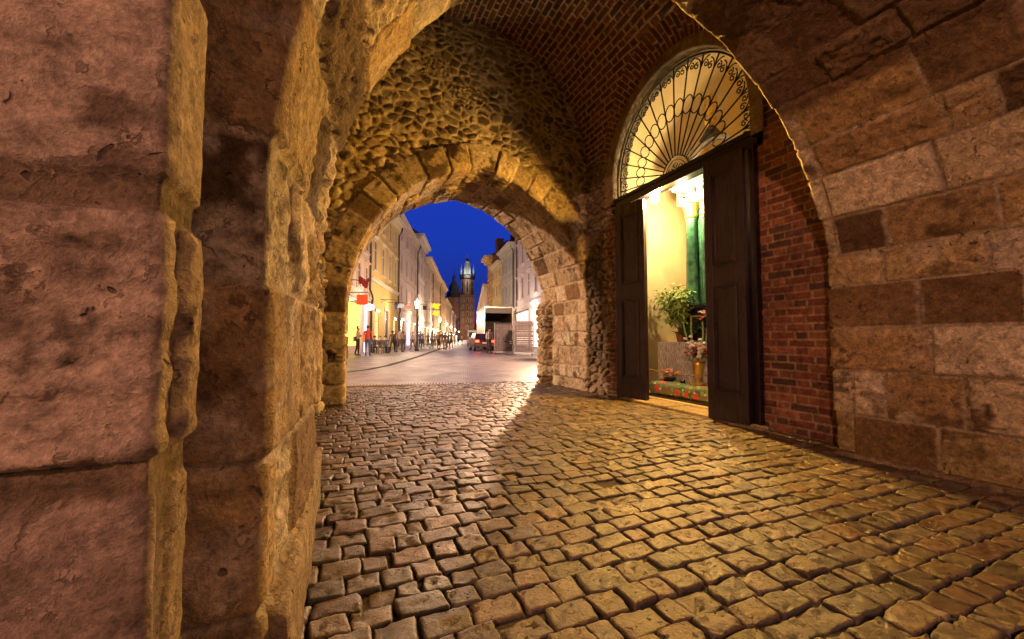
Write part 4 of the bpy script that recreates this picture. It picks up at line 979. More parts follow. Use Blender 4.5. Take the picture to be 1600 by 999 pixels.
for b_, x_, H_ in ((b1, 12.4, 13), (b2, 12.2, 13.6), (b3, 15.6, 15.2), (b5, 13, 15.8), (b6, 20.6, 16)): pipe(b_, x_, H_)
# right side: first houses splay outwards towards the gate
r1 = building('lavender_house', 'pale lilac house with tall framed windows above a glaring shop front on the right', G(858, 37), G(804.5, 53.5), 17.5, 3, 5, (.52, .44, .46), (.56, .48, .48), side='R', win=(1.25, 2.5), g_h=5.0, ground=[(.1, .45, .2, 4.2, 'shop'), (.52, .94, .2, 4.2, 'shop')])
r2 = building('grey_house', 'grey green house with pilasters and a deep bracketed cornice on the right', G(804, 53.8), G(784, 62), 14.0, 2, 4, (.40, .39, .36), (.52, .5, .46), side='R', win=(1.0, 2.7), g_h=5.0, cornice=.8, ground=[(.1, .9, .2, 3.4, 'warm')])
r3 = building('mustard_house', 'mustard yellow house between the grey house and the striped cornice', G(783.6, 62.3), G(769.5, 70), 13.2, 3, 3, (.60, .44, .12), (.62, .55, .4), side='R', g_h=4.4, cornice=.6, ground=[(.1, .9, .2, 3.4, 'warm')])
r4 = building('orange_house', 'orange brown house with bold striped eaves on the right', G(769, 70.3), G(762, 76), 15.6, 3, 2, (.42, .24, .10), (.66, .46, .2), side='R', g_h=4.4, cornice=1.3, ground=[(.1, .9, .2, 3.4, 'warm')])
r5 = building('distant_house', 'small gabled pale house beyond the striped eaves on the right', G(760.5, 77), SP(150, 3.1), 11.5, 2, 9, (.60, .48, .36), (.6, .5, .38), side='R', g_h=4.4, cornice=.7)
r6 = building('last_house', 'furthest houses on the right before the church tower', SP(150.4, 3.2), SP(262, 4.5), 11.5, 2, 12, (.5, .4, .3), (.5, .42, .32), side='R', g_h=4.4)
pipe(r2, .3, 14.0, sg=1); pipe(r1, 15, 17.5, sg=1)
# dark roof clutter and chimney over the right-hand houses
ch = MB(); c0 = G(779.5, 60)
ch.box((c0.x + .9, c0.y + 3, 13.0), (c0.x + 1.9, c0.y + 4, 16.6)); ch.box((c0.x + .8, c0.y + 2.9, 16.6), (c0.x + 2.0, c0.y + 4.1, 16.8)); ch.box((c0.x + 2.2, c0.y + 2.2, 13.8), (c0.x + 3.6, c0.y + 5, 16.4))
o = ch.build('roof_chimney', M_roof); mi = r3.matrix_basis.inverted() if False else None
o.name = 'chimney_stack'; tag(o, 'dark square chimney stack on the roofs behind the grey house', 'chimney')

# church with the tall gothic tower
M_cbrick = pbr('church_brick', (.25, .135, .085), .85, var=.3, scale=.35, bump=.4, bdist=.05); M_cstone = pbr('church_stone', (.50, .42, .32), .8); M_lead = pbr('dark_lead_roof', (.05, .05, .06), .5, metal=.3); M_spire = pbr('lit_spire_copper', (.55, .62, .62), .45)
ck = thing('church', 'brick gothic church with a tall crowned tower closing the end of the street', 'church', SP(366, -3.0), -math.atan2(SD.x, SD.y))
def lathe8(prof, c, n=8, rot=math.pi / 8):
    m_ = MB(); V = []; F = []
    for r_, z_ in prof:
        for j in range(n): V.append((c[0] + r_ * math.cos(2 * math.pi * j / n + rot), c[1] + r_ * math.sin(2 * math.pi * j / n + rot), z_))
    for i in range(len(prof) - 1):
        for j in range(n): F.append((i * n + j, i * n + (j + 1) % n, (i + 1) * n + (j + 1) % n, (i + 1) * n + j))
    F.append(tuple((len(prof) - 1) * n + j for j in range(n))); m_.add(V, F); return m_
m_ = MB(); m_.box((-6.4, -6.4, 0), (6.4, 6.4, 40))
for z_ in (14, 20, 26, 32, 38): m_.box((-6.6, -6.6, z_), (6.6, 6.6, z_ + .4))
m_.build('tower_shaft', M_cbrick, ck)
lathe8([(6.5, 40), (6.5, 42), (6.1, 43), (6.1, 54)], (0, 0)).build('tower_octagon', M_cbrick, ck)
for z_ in (9, 15.2, 21.2, 27.2, 33.2):
    for x_ in ((-3.6, 0, 3.6) if z_ > 9 else (0,)):
        m_ = MB(); w_ = .9 if x_ == 0 else .6
        N_ = 8; V = [(x_ - w_, -6.62, z_), (x_ + w_, -6.62, z_)] + [(x_ + w_ * math.cos(math.pi * k / N_), -6.62, z_ + 3 + w_ * 1.3 * math.sin(math.pi * k / N_)) for k in range(N_ + 1)]
        m_.tube([Vector(p) for p in V[:1] + V[2:][::-1] + V[1:2]], .28, 5); m_.build('window_surround', M_cstone, ck)
        m_ = MB(); m_.box((x_ - w_ * .75, -6.5, z_), (x_ + w_ * .75, -6.41, z_ + 3.2)); m_.build('window', M_lead, ck)
for k in range(8):
    a = math.pi / 8 + math.pi / 4 * (k + .5) + math.pi / 8 * 0 ; a = -math.pi / 2 + math.pi / 4 * k
    m_ = MB(); M4 = Matrix.Rotation(a + math.pi / 2, 4, 'Z')
    for z_ in (42.5, 48): m_.box((-.9, -5.78, z_), (.9, -5.66, z_ + 4.2), M4)
    m_.build('belfry_window', M_lead, ck)
    m_ = MB(); 
    for z_ in (42.5, 48): m_.box((-1.25, -5.72, z_ - .2), (-.92, -5.6, z_ + 4.6), M4); m_.box((.92, -5.72, z_ - .2), (1.25, -5.6, z_ + 4.6), M4)
    m_.build('window_surround', M_cstone, ck)
m_ = lathe8([(6.2, 54), (7.4, 55.2), (7.4, 57.6), (6.9, 57.6), (6.0, 58.2)], (0, 0)); 
for k in range(24):
    a = 2 * math.pi * k / 24; m_.box((7.1 * math.cos(a) - .25, 7.1 * math.sin(a) - .25, 57.6), (7.1 * math.cos(a) + .25, 7.1 * math.sin(a) + .25, 58.6))
m_.build('gallery', M_lead, ck)
lathe8([(4.2, 58), (3.9, 60), (3.3, 62.5), (2.6, 66), (2.0, 69), (2.3, 70), (2.4, 71), (1.5, 71.6), (.7, 73.5), (.3, 78), (.08, 81.5)], (0, 0)).build('spire', M_spire, ck)
m_ = MB(); m_.ball((0, 0, 79.4), .55, 8); m_.tube([(0, 0, 78), (0, 0, 83)], .1, 5); m_.tube([(0, 0, 70.4), (0, 0, 71.0)], [2.9, 2.9], 12); m_.build('spire_crown', M_gold, ck)
for k in range(8):
    a = 2 * math.pi * (k + .5) / 8; m_ = lathe8([(.75, 57.8), (.75, 61), (.95, 61.2), (.2, 66), (.05, 68.5)], (5.9 * math.cos(a), 5.9 * math.sin(a)), 6); m_.build('pinnacle', M_spire, ck)
m_ = MB(); m_.box((-17, -6, 0), (-7.2, 6, 38)); m_.build('second_tower', M_cbrick, ck)
lathe8([(7.0, 38), (6.4, 42), (4.8, 44), (4.6, 48), (3.4, 50), (1.9, 52), (1.7, 56), (.7, 58), (.08, 63)], (-11.8, 0)).build('tower_helmet', M_lead, ck)
m_ = MB(); m_.add([(-34, 2, 24), (-8, 2, 24), (-8, 30, 24), (-34, 30, 24), (-20, 4, 40), (-20, 30, 40)], [(0, 1, 4), (1, 2, 5, 4), (3, 0, 4, 5), (2, 3, 5)]); m_.build('nave_roof', M_lead, ck)
m_ = MB(); m_.box((-33.6, 2.3, 0), (-7.5, 30, 24)); m_.box((6.3, -2, 0), (16, 20, 16)); m_.build('nave_wall', M_cbrick, ck)

# street lamps
M_lampgl = emit('lamp_glass', (1, .80, .52), 45)
LAMPC = (1, .66, .42)
def make_lamp(loc, label, power=900, fl=True, h=4.3):
    o = thing('street_lamp', label, 'street lamp', loc, 0, 'street lamps')
    mb = MB(); mb.lathe([(.19, 0), (.19, .12), (.13, .22), (.12, .7), (.08, .8), (.06, .95), (.05, h - .75), (.08, h - .7), (.04, h - .62)], n=12); mb.build('pole', M_cast, o, smooth=True)
    mb = MB(); mb.lathe([(.09, h - .62), (.20, h - .12), (.20, h - .10)], n=8); mb.build('lantern_glass', M_lampgl, o)
    mb = MB(); mb.lathe([(.24, h - .10), (.22, h - .02), (.08, h + .12), (.03, h + .22), (.02, h + .32)], n=8); mb.build('lantern_cap', M_cast, o)
    return o
lamps = [(G(651.5, 35.2), 'tall lit street lamp standing alone nearest the arch on the left pavement'), (SP(66, -4.9), 'second lit street lamp down the left pavement, beside the yellow sign'), (SP(84, -4.9), 'third lit street lamp down the left pavement'), (SP(104, -4.9), 'fourth lit street lamp, just past the crowd'), (SP(132, -4.9), 'fifth, tiny lit street lamp in the distance'), (SP(175, -4.9), 'farthest lit street lamp before the church')]
for k, (p, lb) in enumerate(lamps):
    o = make_lamp(p, lb)
    light('street_lamp_light', (p.x, p.y, 4.75), (700, 1100, 1300, 1500, 2200, 3500)[k], LAMPC, .25)
# lamps hidden from the eye by the gate piers but lighting the street end of the passage
for p, pw, lb in ((Vector((9.4, 17.6, 0)), 7500, 'lit street lamp just outside the gate on the right, behind the arch pier'), (Vector((-4.5, 11.2, 0)), 5200, 'lit street lamp just outside the gate on the left, behind the arch pier')):
    make_lamp(p, lb); light('street_lamp_light', (p.x, p.y, 4.75), pw, (1, .60, .36), .12)
# lamps outside on the near side of the gate, behind the eye
for p, pw, lb in ((Vector((-6.5, -5.0, 0)), 2900, 'street lamp outside the near arch, left of the approach'), (Vector((5.2, -8.5, 0)), 1300, 'street lamp outside the near arch, right of the approach')):
    make_lamp(p, lb); light('street_lamp_light', (p.x, p.y, 4.75), pw, (1, .46, .29), .12)
# church floodlights and added house-front lights, bare points without fittings
light('church_floodlight', SP(335, -4, 10), 20000, (1, .62, .40), 1.5); light('spire_floodlight', SP(352, -3, 57), 5500, (1, .92, .75), 1.0)
for s_, lt_, pw in ((30, -6.4, 300), (40, -6.4, 380), (54, -6.4, 500), (69, -6.4, 420), (96, -3.6, 1440), (120, -3.6, 1920), (150, -3.6, 2400), (210, -5, 3000)):
    light('facade_light', SP(s_, lt_, 3.6), pw, (1, .70, .46), .5)
light('shop_front_light', G(820, 42, 3.9) , 500, (1, .85, .7), .4)
light('truck_fill_light', G(770, 50, 4.6), 700, (1, .75, .5), .4)  # added fill for the dark truck, no lamp stands there

# signs
M_redsign = emit('red_sign_face', (1, .08, .02), 1.3); M_oval = emit('pink_lit_sign', (1, .62, .85), 5); M_plate = pbr('pale_blue_sign', (.35, .48, .62), .5); M_redd = pbr('dark_red_sign', (.16, .02, .02), .5); M_darks = pbr('dark_sign', (.05, .05, .09), .5); M_yelsign = emit('yellow_sign', (1, .62, .03), 1.6)
def hang_sign(name, label, px, depth, zc, w, h, mat, shape='rect', t=.1):
    p = G(px, depth, zc); o = thing(name, label, 'sign', p, -YAW, 'hanging shop signs')
    m_ = MB()
    if shape == 'rect': m_.box((-w / 2, -t / 2, -h / 2), (w / 2, t / 2, h / 2))
    elif shape == 'oval':
        N_ = 20; V = [(w / 2 * math.cos(2 * math.pi * k / N_), s_ * t / 2, h / 2 * math.sin(2 * math.pi * k / N_)) for s_ in (-1, 1) for k in range(N_)]
        m_.add(V, [tuple(range(N_)), tuple(range(N_, 2 * N_))] + [(k, (k + 1) % N_, N_ + (k + 1) % N_, N_ + k) for k in range(N_)])
    else:
        rq = random.Random(4)
        N_ = 13; V0 = [((w / 2) * (1 if k % 2 else .55) * math.cos(2 * math.pi * k / N_), (h / 2) * (1 if k % 3 else .5) * math.sin(2 * math.pi * k / N_)) for k in range(N_)]
        V = [(a, s_ * t / 2, b_) for s_ in (-1, 1) for a, b_ in V0]; m_.add(V, [tuple(range(N_)), tuple(range(N_, 2 * N_))] + [(k, (k + 1) % N_, N_ + (k + 1) % N_, N_ + k) for k in range(N_)])
    m_.build('sign_face', mat, o)
    m_ = MB(); m_.tube([(-w / 2 - .9, 0, h / 2 + .14), (w / 2, 0, h / 2 + .14)], .025, 5); m_.tube([(-w / 3, 0, h / 2), (-w / 3, 0, h / 2 + .14)], .015, 4); m_.tube([(w / 3, 0, h / 2), (w / 3, 0, h / 2 + .14)], .015, 4); m_.build('bracket', M_cast, o)
    return o
hang_sign('hanging_sign', 'bright red square sign hanging from a bracket near the arch', 565, 25, 3.42, .66, .62, M_redsign)
hang_sign('hanging_sign', 'glowing white and pink oval sign below the red square one', 576.5, 27, 3.12, .66, .42, M_oval, 'oval')
hang_sign('hanging_sign', 'pale blue rectangular sign plate left of the dark red oval', 625, 38, 4.1, .66, .36, M_plate)
hang_sign('hanging_sign', 'dark red oval sign between the blue plate and the street lamp', 637.5, 40, 4.08, .62, .44, M_redd, 'oval')
hang_sign('hanging_sign', 'small dark square sign right of the tall street lamp', 663.5, 52, 5.0, .5, .5, M_darks)
hang_sign('hanging_sign', 'jagged yellow glowing sign above the crowd, upper piece', 681, 56, 5.55, 1.5, .85, M_yelsign, 'jag')
hang_sign('hanging_sign', 'jagged yellow glowing sign above the crowd, lower piece', 681, 56, 4.55, 1.2, .8, M_yelsign, 'jag')
wl = thing('wall_lantern', 'blue glass wall lantern on a curled iron bracket of the yellow house', 'lantern', G(618.5, 37, 3.7))
mb = MB(); mb.lathe([(.09, 0), (.16, .42), (.16, .44)], n=6); mb.build('lantern_glass', pbr('blue_glass', (.04, .06, .22), .2), wl)
mb = MB(); mb.lathe([(.2, .44), (.1, .58), (.02, .7)], n=6); mb.tube([(0, 0, .7), (0, 0, .85), (-1.6, -.2, .85)], .03, 5); mb.tube([(-1.6, -.2, .2), (-1.2, -.15, .7), (-.7, -.1, .85)], .02, 5); mb.build('bracket', M_cast, wl)
fg = thing('flag_bunch', 'dark red folded flags on a bracket beside the drainpipe', 'flag', G(570, 27.5, 4.9)); mb = MB()
rq = random.Random(9)
for k in range(7):
    p = Vector((rq.uniform(-.35, .35), rq.uniform(-.1, .1), rq.uniform(-.35, .3))); mb.ball(p, rq.uniform(.1, .2), 6, jit=.6)
mb.build('cloth', pbr('red_cloth', (.22, .02, .02), .9), fg); mb = MB(); mb.tube([(-.9, 0, .1), (.3, 0, 0)], .03, 5); mb.build('bracket', M_cast, fg)

# ------------------------------------------------------------------ people
def person_mat(name, top, legs, skin=(.45, .27, .19), shoes=(.04, .03, .03)):
    m, t, b = base_mat(name); b.inputs['Roughness'].default_value = .8
    tc = t.new('ShaderNodeTexCoord'); sp_ = t.new('ShaderNodeSeparateXYZ'); t.to(tc, 'Object', sp_, 'Vector')
    r_ = t.new('ShaderNodeValToRGB'); r_.color_ramp.interpolation = 'CONSTANT'; e = r_.color_ramp.elements
    e[0].position = 0; e[0].color = (*shoes, 1); e[1].position = .045; e[1].color = (*legs, 1)
    for p_, c_ in ((.50, top), (.765, skin)): x_ = e.new(p_); x_.color = (*c_, 1)
    mr = t.new('ShaderNodeMapRange'); mr.inputs['From Max'].default_value = 2.0; t.to(sp_, 'Z', mr, 'Value')
    n_ = t.new('ShaderNodeTexNoise', _Scale=9); t.to(tc, 'Object', n_, 'Vector'); t.to(mr, 'Result', r_, 'Fac')
    mx = t.new('ShaderNodeMix', data_type='RGBA', blend_type='MULTIPLY'); mx.inputs['Factor'].default_value = .35; t.l.new(r_.outputs['Color'], mx.inputs['A']); t.l.new(n_.outputs['Color'], mx.inputs['B']); t.l.new(mx.outputs['Result'], b.inputs['Base Color'])
    return m
M_hair = [pbr('brown_hair', (.05, .03, .018), .6), pbr('fair_hair', (.28, .19, .10), .6), pbr('black_hair', (.015, .012, .012), .6)]
def person(label, p, face, top, legs, pose='stand', hgt=1.7, hair=0, bulk=1.0, group='people in the street'):
    o_ = bpy.data.meshes.new('person'); k = hgt / 1.75
    if pose == 'sit': V, E, Rd = sitting()
    else: V, E, Rd = standing(pose)
    o_.from_pydata([Vector(v) * k for v in V], E, [])
    ob = bpy.data.objects.new('person', o_); link(ob); ob.location = p; ob.rotation_euler = (0, 0, face)
    sk = ob.modifiers.new('skin', 'SKIN'); sk.use_smooth_shade = True
    for i, sv in enumerate(o_.skin_vertices[0].data): sv.radius = (Rd[i][0] * k * bulk, Rd[i][1] * k * bulk)
    o_.skin_vertices[0].data[0].use_root = True
    sb = ob.modifiers.new('sub', 'SUBSURF'); sb.levels = 1; sb.render_levels = 2
    o_.materials.append(person_mat('clothes', top, legs))
    tag(ob, label, 'person', group)
    hz = V[-1][2] * k; hm = MB(); hm.ball((V[-1][0] * k, V[-1][1] * k + .018, hz + .012), .108 * k, 10, sz=1.12); h_ = hm.build('hair', M_hair[hair], ob, smooth=True)
    # cut away the face side
    me = h_.data; bm = bmesh.new(); bm.from_mesh(me)
    bmesh.ops.delete(bm, geom=[v for v in bm.verts if v.co.y < V[-1][1] * k - .035 and v.co.z < hz + .05 or v.co.z < hz - .09], context='VERTS'); bm.to_mesh(me); bm.free()
    # nose
    return ob
def standing(pose):
    # faces -Y; root pelvis first, head last
    V = [(0, 0, .95), (0, .0, 1.12), (0, .01, 1.30), (0, .01, 1.44), (0, 0, 1.52)]
    Rd = [(.145, .11), (.125, .095), (.155, .105), (.10, .085), (.055, .055)]
    E = [(0, 1), (1, 2), (2, 3), (3, 4)]
    def add(pts, rr_, root):
        last = root
        for p_, r_ in zip(pts, rr_): V.append(p_); Rd.append((r_, r_)); E.append((last, len(V) - 1)); last = len(V) - 1
    st = {'stand': (.0, .0), 'walk': (.22, -.22), 'folded': (.03, -.05), 'bag': (.05, 0)}[pose]
    for s_, f_ in ((-1, st[0]), (1, st[1])):
        add([(s_ * .10, 0, .88), (s_ * .11, -f_ * .5, .50), (s_ * .115, -f_ * .5 + (.10 if f_ < 0 else 0), .10), (s_ * .12, -f_ - .0, .045), (s_ * .125, -f_ - .14, .03)], [.095, .062, .042, .042, .035], 0)
    for s_ in (-1, 1):
        if pose == 'folded': add([(s_ * .19, .0, 1.42), (s_ * .24, -.03, 1.16), (-s_ * .02, -.2, 1.17 + .03 * s_), (-s_ * .10, -.2, 1.18 + .03 * s_)], [.058, .042, .034, .03], 3)
        else:
            sw = .12 * s_ if pose == 'walk' else -.03
            add([(s_ * .19, 0, 1.42), (s_ * .245, .02 + sw * .4, 1.15), (s_ * .25, -.04 + sw, .90), (s_ * .245, -.06 + sw, .80)], [.058, .042, .032, .034], 3)
    V.append((0, -.015, 1.60)); Rd.append((.085, .095)); E.append((4, len(V) - 1)); V.append((0, -.015, 1.66)); Rd.append((.082, .09)); E.append((len(V) - 2, len(V) - 1))
    return V, E, Rd
def sitting():
    V = [(0, 0, .50), (0, -.02, .70), (0, -.05, .86), (0, -.06, .98), (0, -.08, 1.06)]; Rd = [(.15, .13), (.13, .1), (.15, .105), (.10, .085), (.055, .055)]; E = [(0, 1), (1, 2), (2, 3), (3, 4)]
    def add(pts, rr_, root):
        last = root
        for p_, r_ in zip(pts, rr_): V.append(p_); Rd.append((r_, r_)); E.append((last, len(V) - 1)); last = len(V) - 1
    for s_ in (-1, 1):
        add([(s_ * .10, -.10, .50), (s_ * .13, -.45, .52), (s_ * .13, -.50, .10), (s_ * .13, -.62, .04)], [.09, .065, .042, .036], 0)
        add([(s_ * .19, -.05, .96), (s_ * .23, -.12, .72), (s_ * .12, -.35, .62), (s_ * .08, -.42, .62)], [.058, .042, .032, .03], 3)
    V.append((0, -.11, 1.14)); Rd.append((.085, .095)); E.append((4, len(V) - 1)); V.append((0, -.11, 1.20)); Rd.append((.08, .09)); E.append((len(V) - 2, len(V) - 1))
    return V, E, Rd
P_ = person
pp = P_('person in a pale pink top with folded arms and dark trousers near the shop window', G(559.5, 24.6), -YAW + R(125), (.62, .40, .34), (.03, .028, .04), 'folded', 1.76, 0)
m_ = MB(); m_.box((-.06, .10, .86), (.16, .24, 1.16)); m_.tube([(.05, .14, 1.14), (-.1, .06, 1.46), (.05, -.12, 1.3)], .012, 5); m_.build('shoulder_bag', M_darks, pp, bevel=.02)
pp = P_('person in a red shirt and blue jeans beside the pale pink one', G(575, 24.3), -YAW + R(175), (.60, .05, .035), (.06, .09, .24), 'bag', 1.78, 0)
m_ = MB(); m_.box((.16, -.16, .86), (.30, .10, 1.3)); m_.build('shoulder_bag', M_or, pp, bevel=.03)
bn = thing('bench', 'low dark bench against the wall with people sitting on it', 'bench', G(594, 29.5), -YAW - R(28)); m_ = MB(); m_.box((-.85, -.22, .38), (.85, .22, .44)); m_.build('seat', M_dark, bn)
for sx in (-1, 1): m_ = MB(); m_.box((sx * .75 - .05, -.18, 0), (sx * .75 + .05, .18, .38)); m_.build('leg', M_cast, bn)
bd_ = Vector((math.cos(-YAW - R(28)), math.sin(-YAW - R(28)), 0))
for k, (c1, c2, lb) in enumerate((((.6, .48, .44), (.12, .12, .2), 'seated person in a pale shirt at the left end of the bench'), ((.66, .6, .58), (.2, .16, .2), 'seated person in white in the middle of the bench'), ((.4, .22, .2), (.08, .08, .12), 'seated person in dull red at the right end of the bench'))):
    P_(lb, G(594, 29.5) + bd_ * (.55 - .55 * k) + Vector((0, 0, -.06)), -YAW - R(-20), c1, c2, 'sit', 1.75, k % 3)
crowd = [(613.5, 31.5, (.10, .06, .06), (.04, .04, .05), 'walk', 'person in a dark brown jacket walking by the arched door'), (618.5, 32.2, (.16, .10, .12), (.05, .05, .08), 'stand', 'person in a plum coat standing under the wall lantern'), (624.5, 31.0, (.36, .24, .24), (.10, .07, .08), 'walk', 'person in a dusty pink top under the blue sign plate'), (630.5, 33.5, (.30, .22, .25), (.08, .08, .12), 'stand', 'person in a mauve top under the dark red oval sign'), (645, 38.5, (.40, .36, .46), (.14, .12, .18), 'walk', 'person in lilac just left of the tall lamp pole'),
         (657, 41, (.10, .09, .28), (.05, .05, .09), 'stand', 'person in a violet jacket just right of the tall lamp pole'), (661, 42, (.06, .05, .08), (.03, .03, .04), 'walk', 'person in black walking under the dark square sign'), (669, 46, (.20, .12, .12), (.06, .05, .06), 'stand', 'person in brown at the left edge of the crowd'), (674.5, 44, (.48, .34, .34), (.10, .08, .09), 'walk', 'person in a light pink shirt under the yellow sign'), (679, 47, (.52, .44, .40), (.20, .14, .12), 'stand', 'person in cream under the yellow sign'),
         (684.5, 42, (.42, .26, .24), (.12, .06, .07), 'walk', 'person in salmon with dark trousers in mid street'), (691, 38.5, (.12, .07, .05), (.30, .22, .15), 'walk', 'person in a dark brown jacket and tan trousers at the front of the crowd'), (695.5, 38.9, (.16, .10, .06), (.26, .18, .12), 'stand', 'person in brown beside the front walker of the crowd'), (700.5, 40.5, (.10, .07, .06), (.08, .06, .05), 'walk', 'person in a black coat at the right of the crowd'), (705, 44, (.24, .15, .12), (.08, .07, .08), 'walk', 'person in a rust jacket right of the black coat'),
         (711, 58, (.10, .09, .20), (.05, .05, .08), 'walk', 'distant person in blue in the middle of the street'), (716, 64, (.2, .16, .2), (.06, .06, .08), 'stand', 'distant person in grey left of the white van'), (722, 70, (.5, .42, .4), (.1, .1, .12), 'walk', 'tiny distant person in white left of the van')]
for k, (px, dp, c1, c2, ps, lb) in enumerate(crowd): P_(lb, G(px, dp), -YAW + R((k * 77) % 360), c1, c2, ps, 1.62 + .13 * ((k * 7) % 3) / 2, k % 3)
P_('person in a pale shirt standing at the open back of the truck beside the cages', G(764.5, 28.6), -YAW + R(30), (.55, .48, .50), (.07, .06, .08), 'stand', 1.78, 0)

# ------------------------------------------------------------------ vehicles and cages
M_tyre = pbr('tyre', (.02, .02, .02), .8); M_vwhite = pbr('white_vehicle_paint', (.62, .60, .58), .35, var=.05); M_vdark = pbr('dark_red_paint', (.06, .015, .018), .25, var=.1); M_chrome = pbr('steel', (.45, .43, .42), .35, metal=.9); M_tail = emit('tail_light', (1, .05, .02), 14); M_truckin = pbr('plywood_lining', (.10, .065, .04), .6); M_rim = pbr('wheel_rim', (.4, .4, .4), .4, metal=.7)
def wheel(parent, x, y, r=.33, w=.22):
    m_ = MB(); V = []; n = 20
    m_.tube([(x - w / 2, y, r), (x + w / 2, y, r)], [r, r], n); o = m_.build('wheel', M_tyre, parent, bevel=.02)
    m_ = MB(); m_.tube([(x - w / 2 - .012, y, r), (x + w / 2 + .012, y, r)], [r * .6, r * .6], 14); m_.build('rim', M_rim, o); return o
td = Vector((.217, .993, 0)).normalized(); ta = math.atan2(-td.x, td.y)
tk = thing('box_truck', 'tall box truck seen from behind with its cargo door open', 'truck', G(779, 38.5), ta)
m_ = MB(); W2 = 1.38; m_.box((-W2, .02, 1.0), (-W2 + .06, 7.6, 4.0)); m_.box((W2 - .06, .02, 1.0), (W2, 7.6, 4.0)); m_.box((-W2, .02, 4.0), (W2, 7.6, 4.06)); m_.box((-W2 + .06, 7.5, 1.0), (W2 - .06, 7.6, 4.0)); m_.box((-W2, .02, .9), (W2, 7.6, 1.0)); m_.build('cargo_box', M_vwhite, tk)
m_ = MB(); m_.box((-W2 + .065, .08, 1.005), (-W2 + .09, 7.4, 3.98)); m_.box((W2 - .09, .08, 1.005), (W2 - .065, 7.4, 3.98)); m_.box((-W2 + .09, 7.3, 1.005), (W2 - .09, 7.4, 3.98)); m_.build('lining', M_truckin, tk)
m_ = MB(); m_.box((-W2 - .03, -.05, .9), (-W2 + .10, .018, 4.08)); m_.box((W2 - .10, -.05, .9), (W2 + .03, .018, 4.08)); m_.box((-W2 + .10, -.05, 3.92), (W2 - .10, .018, 4.08)); m_.box((-W2 + .1, -.05, .88), (W2 - .1, .018, 1.0)); m_.build('rear_frame', M_chrome, tk, bevel=.01)
m_ = MB(); m_.box((-W2 + .12, .1, 3.45), (W2 - .12, .16, 3.9)); m_.build('roller_door', pbr('grey_door', (.25, .22, .2), .5), tk)
m_ = MB(); m_.box((-1.2, 7.9, .5), (1.2, 9.6, 2.9)); m_.build('cab', M_vwhite, tk, bevel=.12)
m_ = MB(); m_.box((-.5, .2, .55), (.5, 9, .88)); m_.box((-1.1, -.02, .42), (1.1, .06, .55)); m_.build('chassis', M_cast, tk)
for y_ in (1.6, 2.7, 8.4):
    for x_ in (-1.12, 1.12): wheel(tk, x_, y_, .46, .3)
for x_ in (-1.1, 1.1): m_ = MB(); m_.box((x_ - .16, -.07, .62), (x_ + .16, -.03, .74)); m_.build('tail_light', M_tail, tk)
def car_body(o, L, Wd, Hh, mat, van=False):
    # side outline extruded with tumblehome; x across, y along (rear at y=0)
    if van: out = [(0, .35), (0, 1.0), (.06, Hh - .25), (.2, Hh), (L - 1.6, Hh), (L - .95, 1.25), (L - .15, 1.0), (L, .75), (L, .35)]
    else: out = [(0, .35), (0, .75), (.08, .95), (.25, 1.0), (.75, Hh), (2.3, Hh), (3.15, 1.0), (L - .15, .82), (L, .6), (L, .3)]
    V = []; n = len(out)
    for s_ in (-1, 1):
        for y_, z_ in out: V.append((s_ * Wd / 2 * (1 - .10 * max(0, z_ - .9) / max(.1, Hh - .9) * (1.6 if not van else .6)), y_, z_))
    m_ = MB(); m_.add(V, [tuple(range(n)), tuple(range(n, 2 * n))[::-1]] + [(k, (k + 1) % n, n + (k + 1) % n, n + k) for k in range(n)]); return m_.build('body', mat, o, bevel=.05)
cr = thing('parked_car', 'dark red hatchback with glowing tail lights behind the truck', 'car', G(758.5, 34), ta + R(4)); car_body(cr, 4.0, 1.72, 1.46, M_vdark)
m_ = MB(); m_.add([(-.62, .20, 1.02), (.62, .20, 1.02), (.52, .62, 1.40), (-.52, .62, 1.40)], [(0, 1, 2, 3)]); g_ = m_.build('rear_window', M_glass, cr); 
for v in g_.data.vertices: v.co.y -= .04; v.co.z += .02
m_ = MB(); m_.box((-.82, -.06, .36), (.82, .02, .55)); m_.build('bumper', M_cast, cr, bevel=.02)
for x_ in (-.68, .68): m_ = MB(); m_.box((x_ - .14, -.045, .74), (x_ + .14, .02, .90)); m_.build('tail_light', M_tail, cr)
m_ = MB(); m_.box((-.26, -.03, .62), (.26, -.005, .73)); m_.build('number_plate', M_frame, cr)
for y_ in (.75, 3.2):
    for x_ in (-.78, .78): wheel(cr, x_, y_, .31, .2)
for x_ in (-.68, .68):
    pt = cr.matrix_basis @ Vector((x_, -.2, .8)); pt = Matrix.Translation(cr.location) @ Matrix.Rotation(ta + R(4), 4, 'Z') @ Vector((x_, -.25, .82)); light('tail_light_glow', pt, 14, (1, .06, .02), .06)
vn = thing('parked_van', 'white van parked beyond the truck', 'van', G(741, 57), math.atan2(-SD.x, SD.y)); car_body(vn, 5.0, 1.95, 2.25, M_vwhite, True)
m_ = MB(); m_.box((-.72, -.02, 1.25), (-.06, .04, 1.95)); m_.box((.06, -.02, 1.25), (.72, .04, 1.95)); m_.build('rear_window', M_glass, vn)
m_ = MB(); m_.box((-.9, -.08, .35), (.9, .02, .55)); m_.build('bumper', M_cast, vn, bevel=.02)
for x_ in (-.86, .86): m_ = MB(); m_.box((x_ - .07, -.04, .9), (x_ + .07, .03, 1.35)); m_.build('tail_light', M_redd, vn)
for y_ in (.9, 4.0):
    for x_ in (-.86, .86): wheel(vn, x_, y_, .34, .2)
M_cage = pbr('cage_steel', (.30, .27, .30), .45, metal=.5); M_goods = pbr('wrapped_goods', (.115, .085, .095), .6, var=.5, scale=5, bump=.5, bdist=.02)
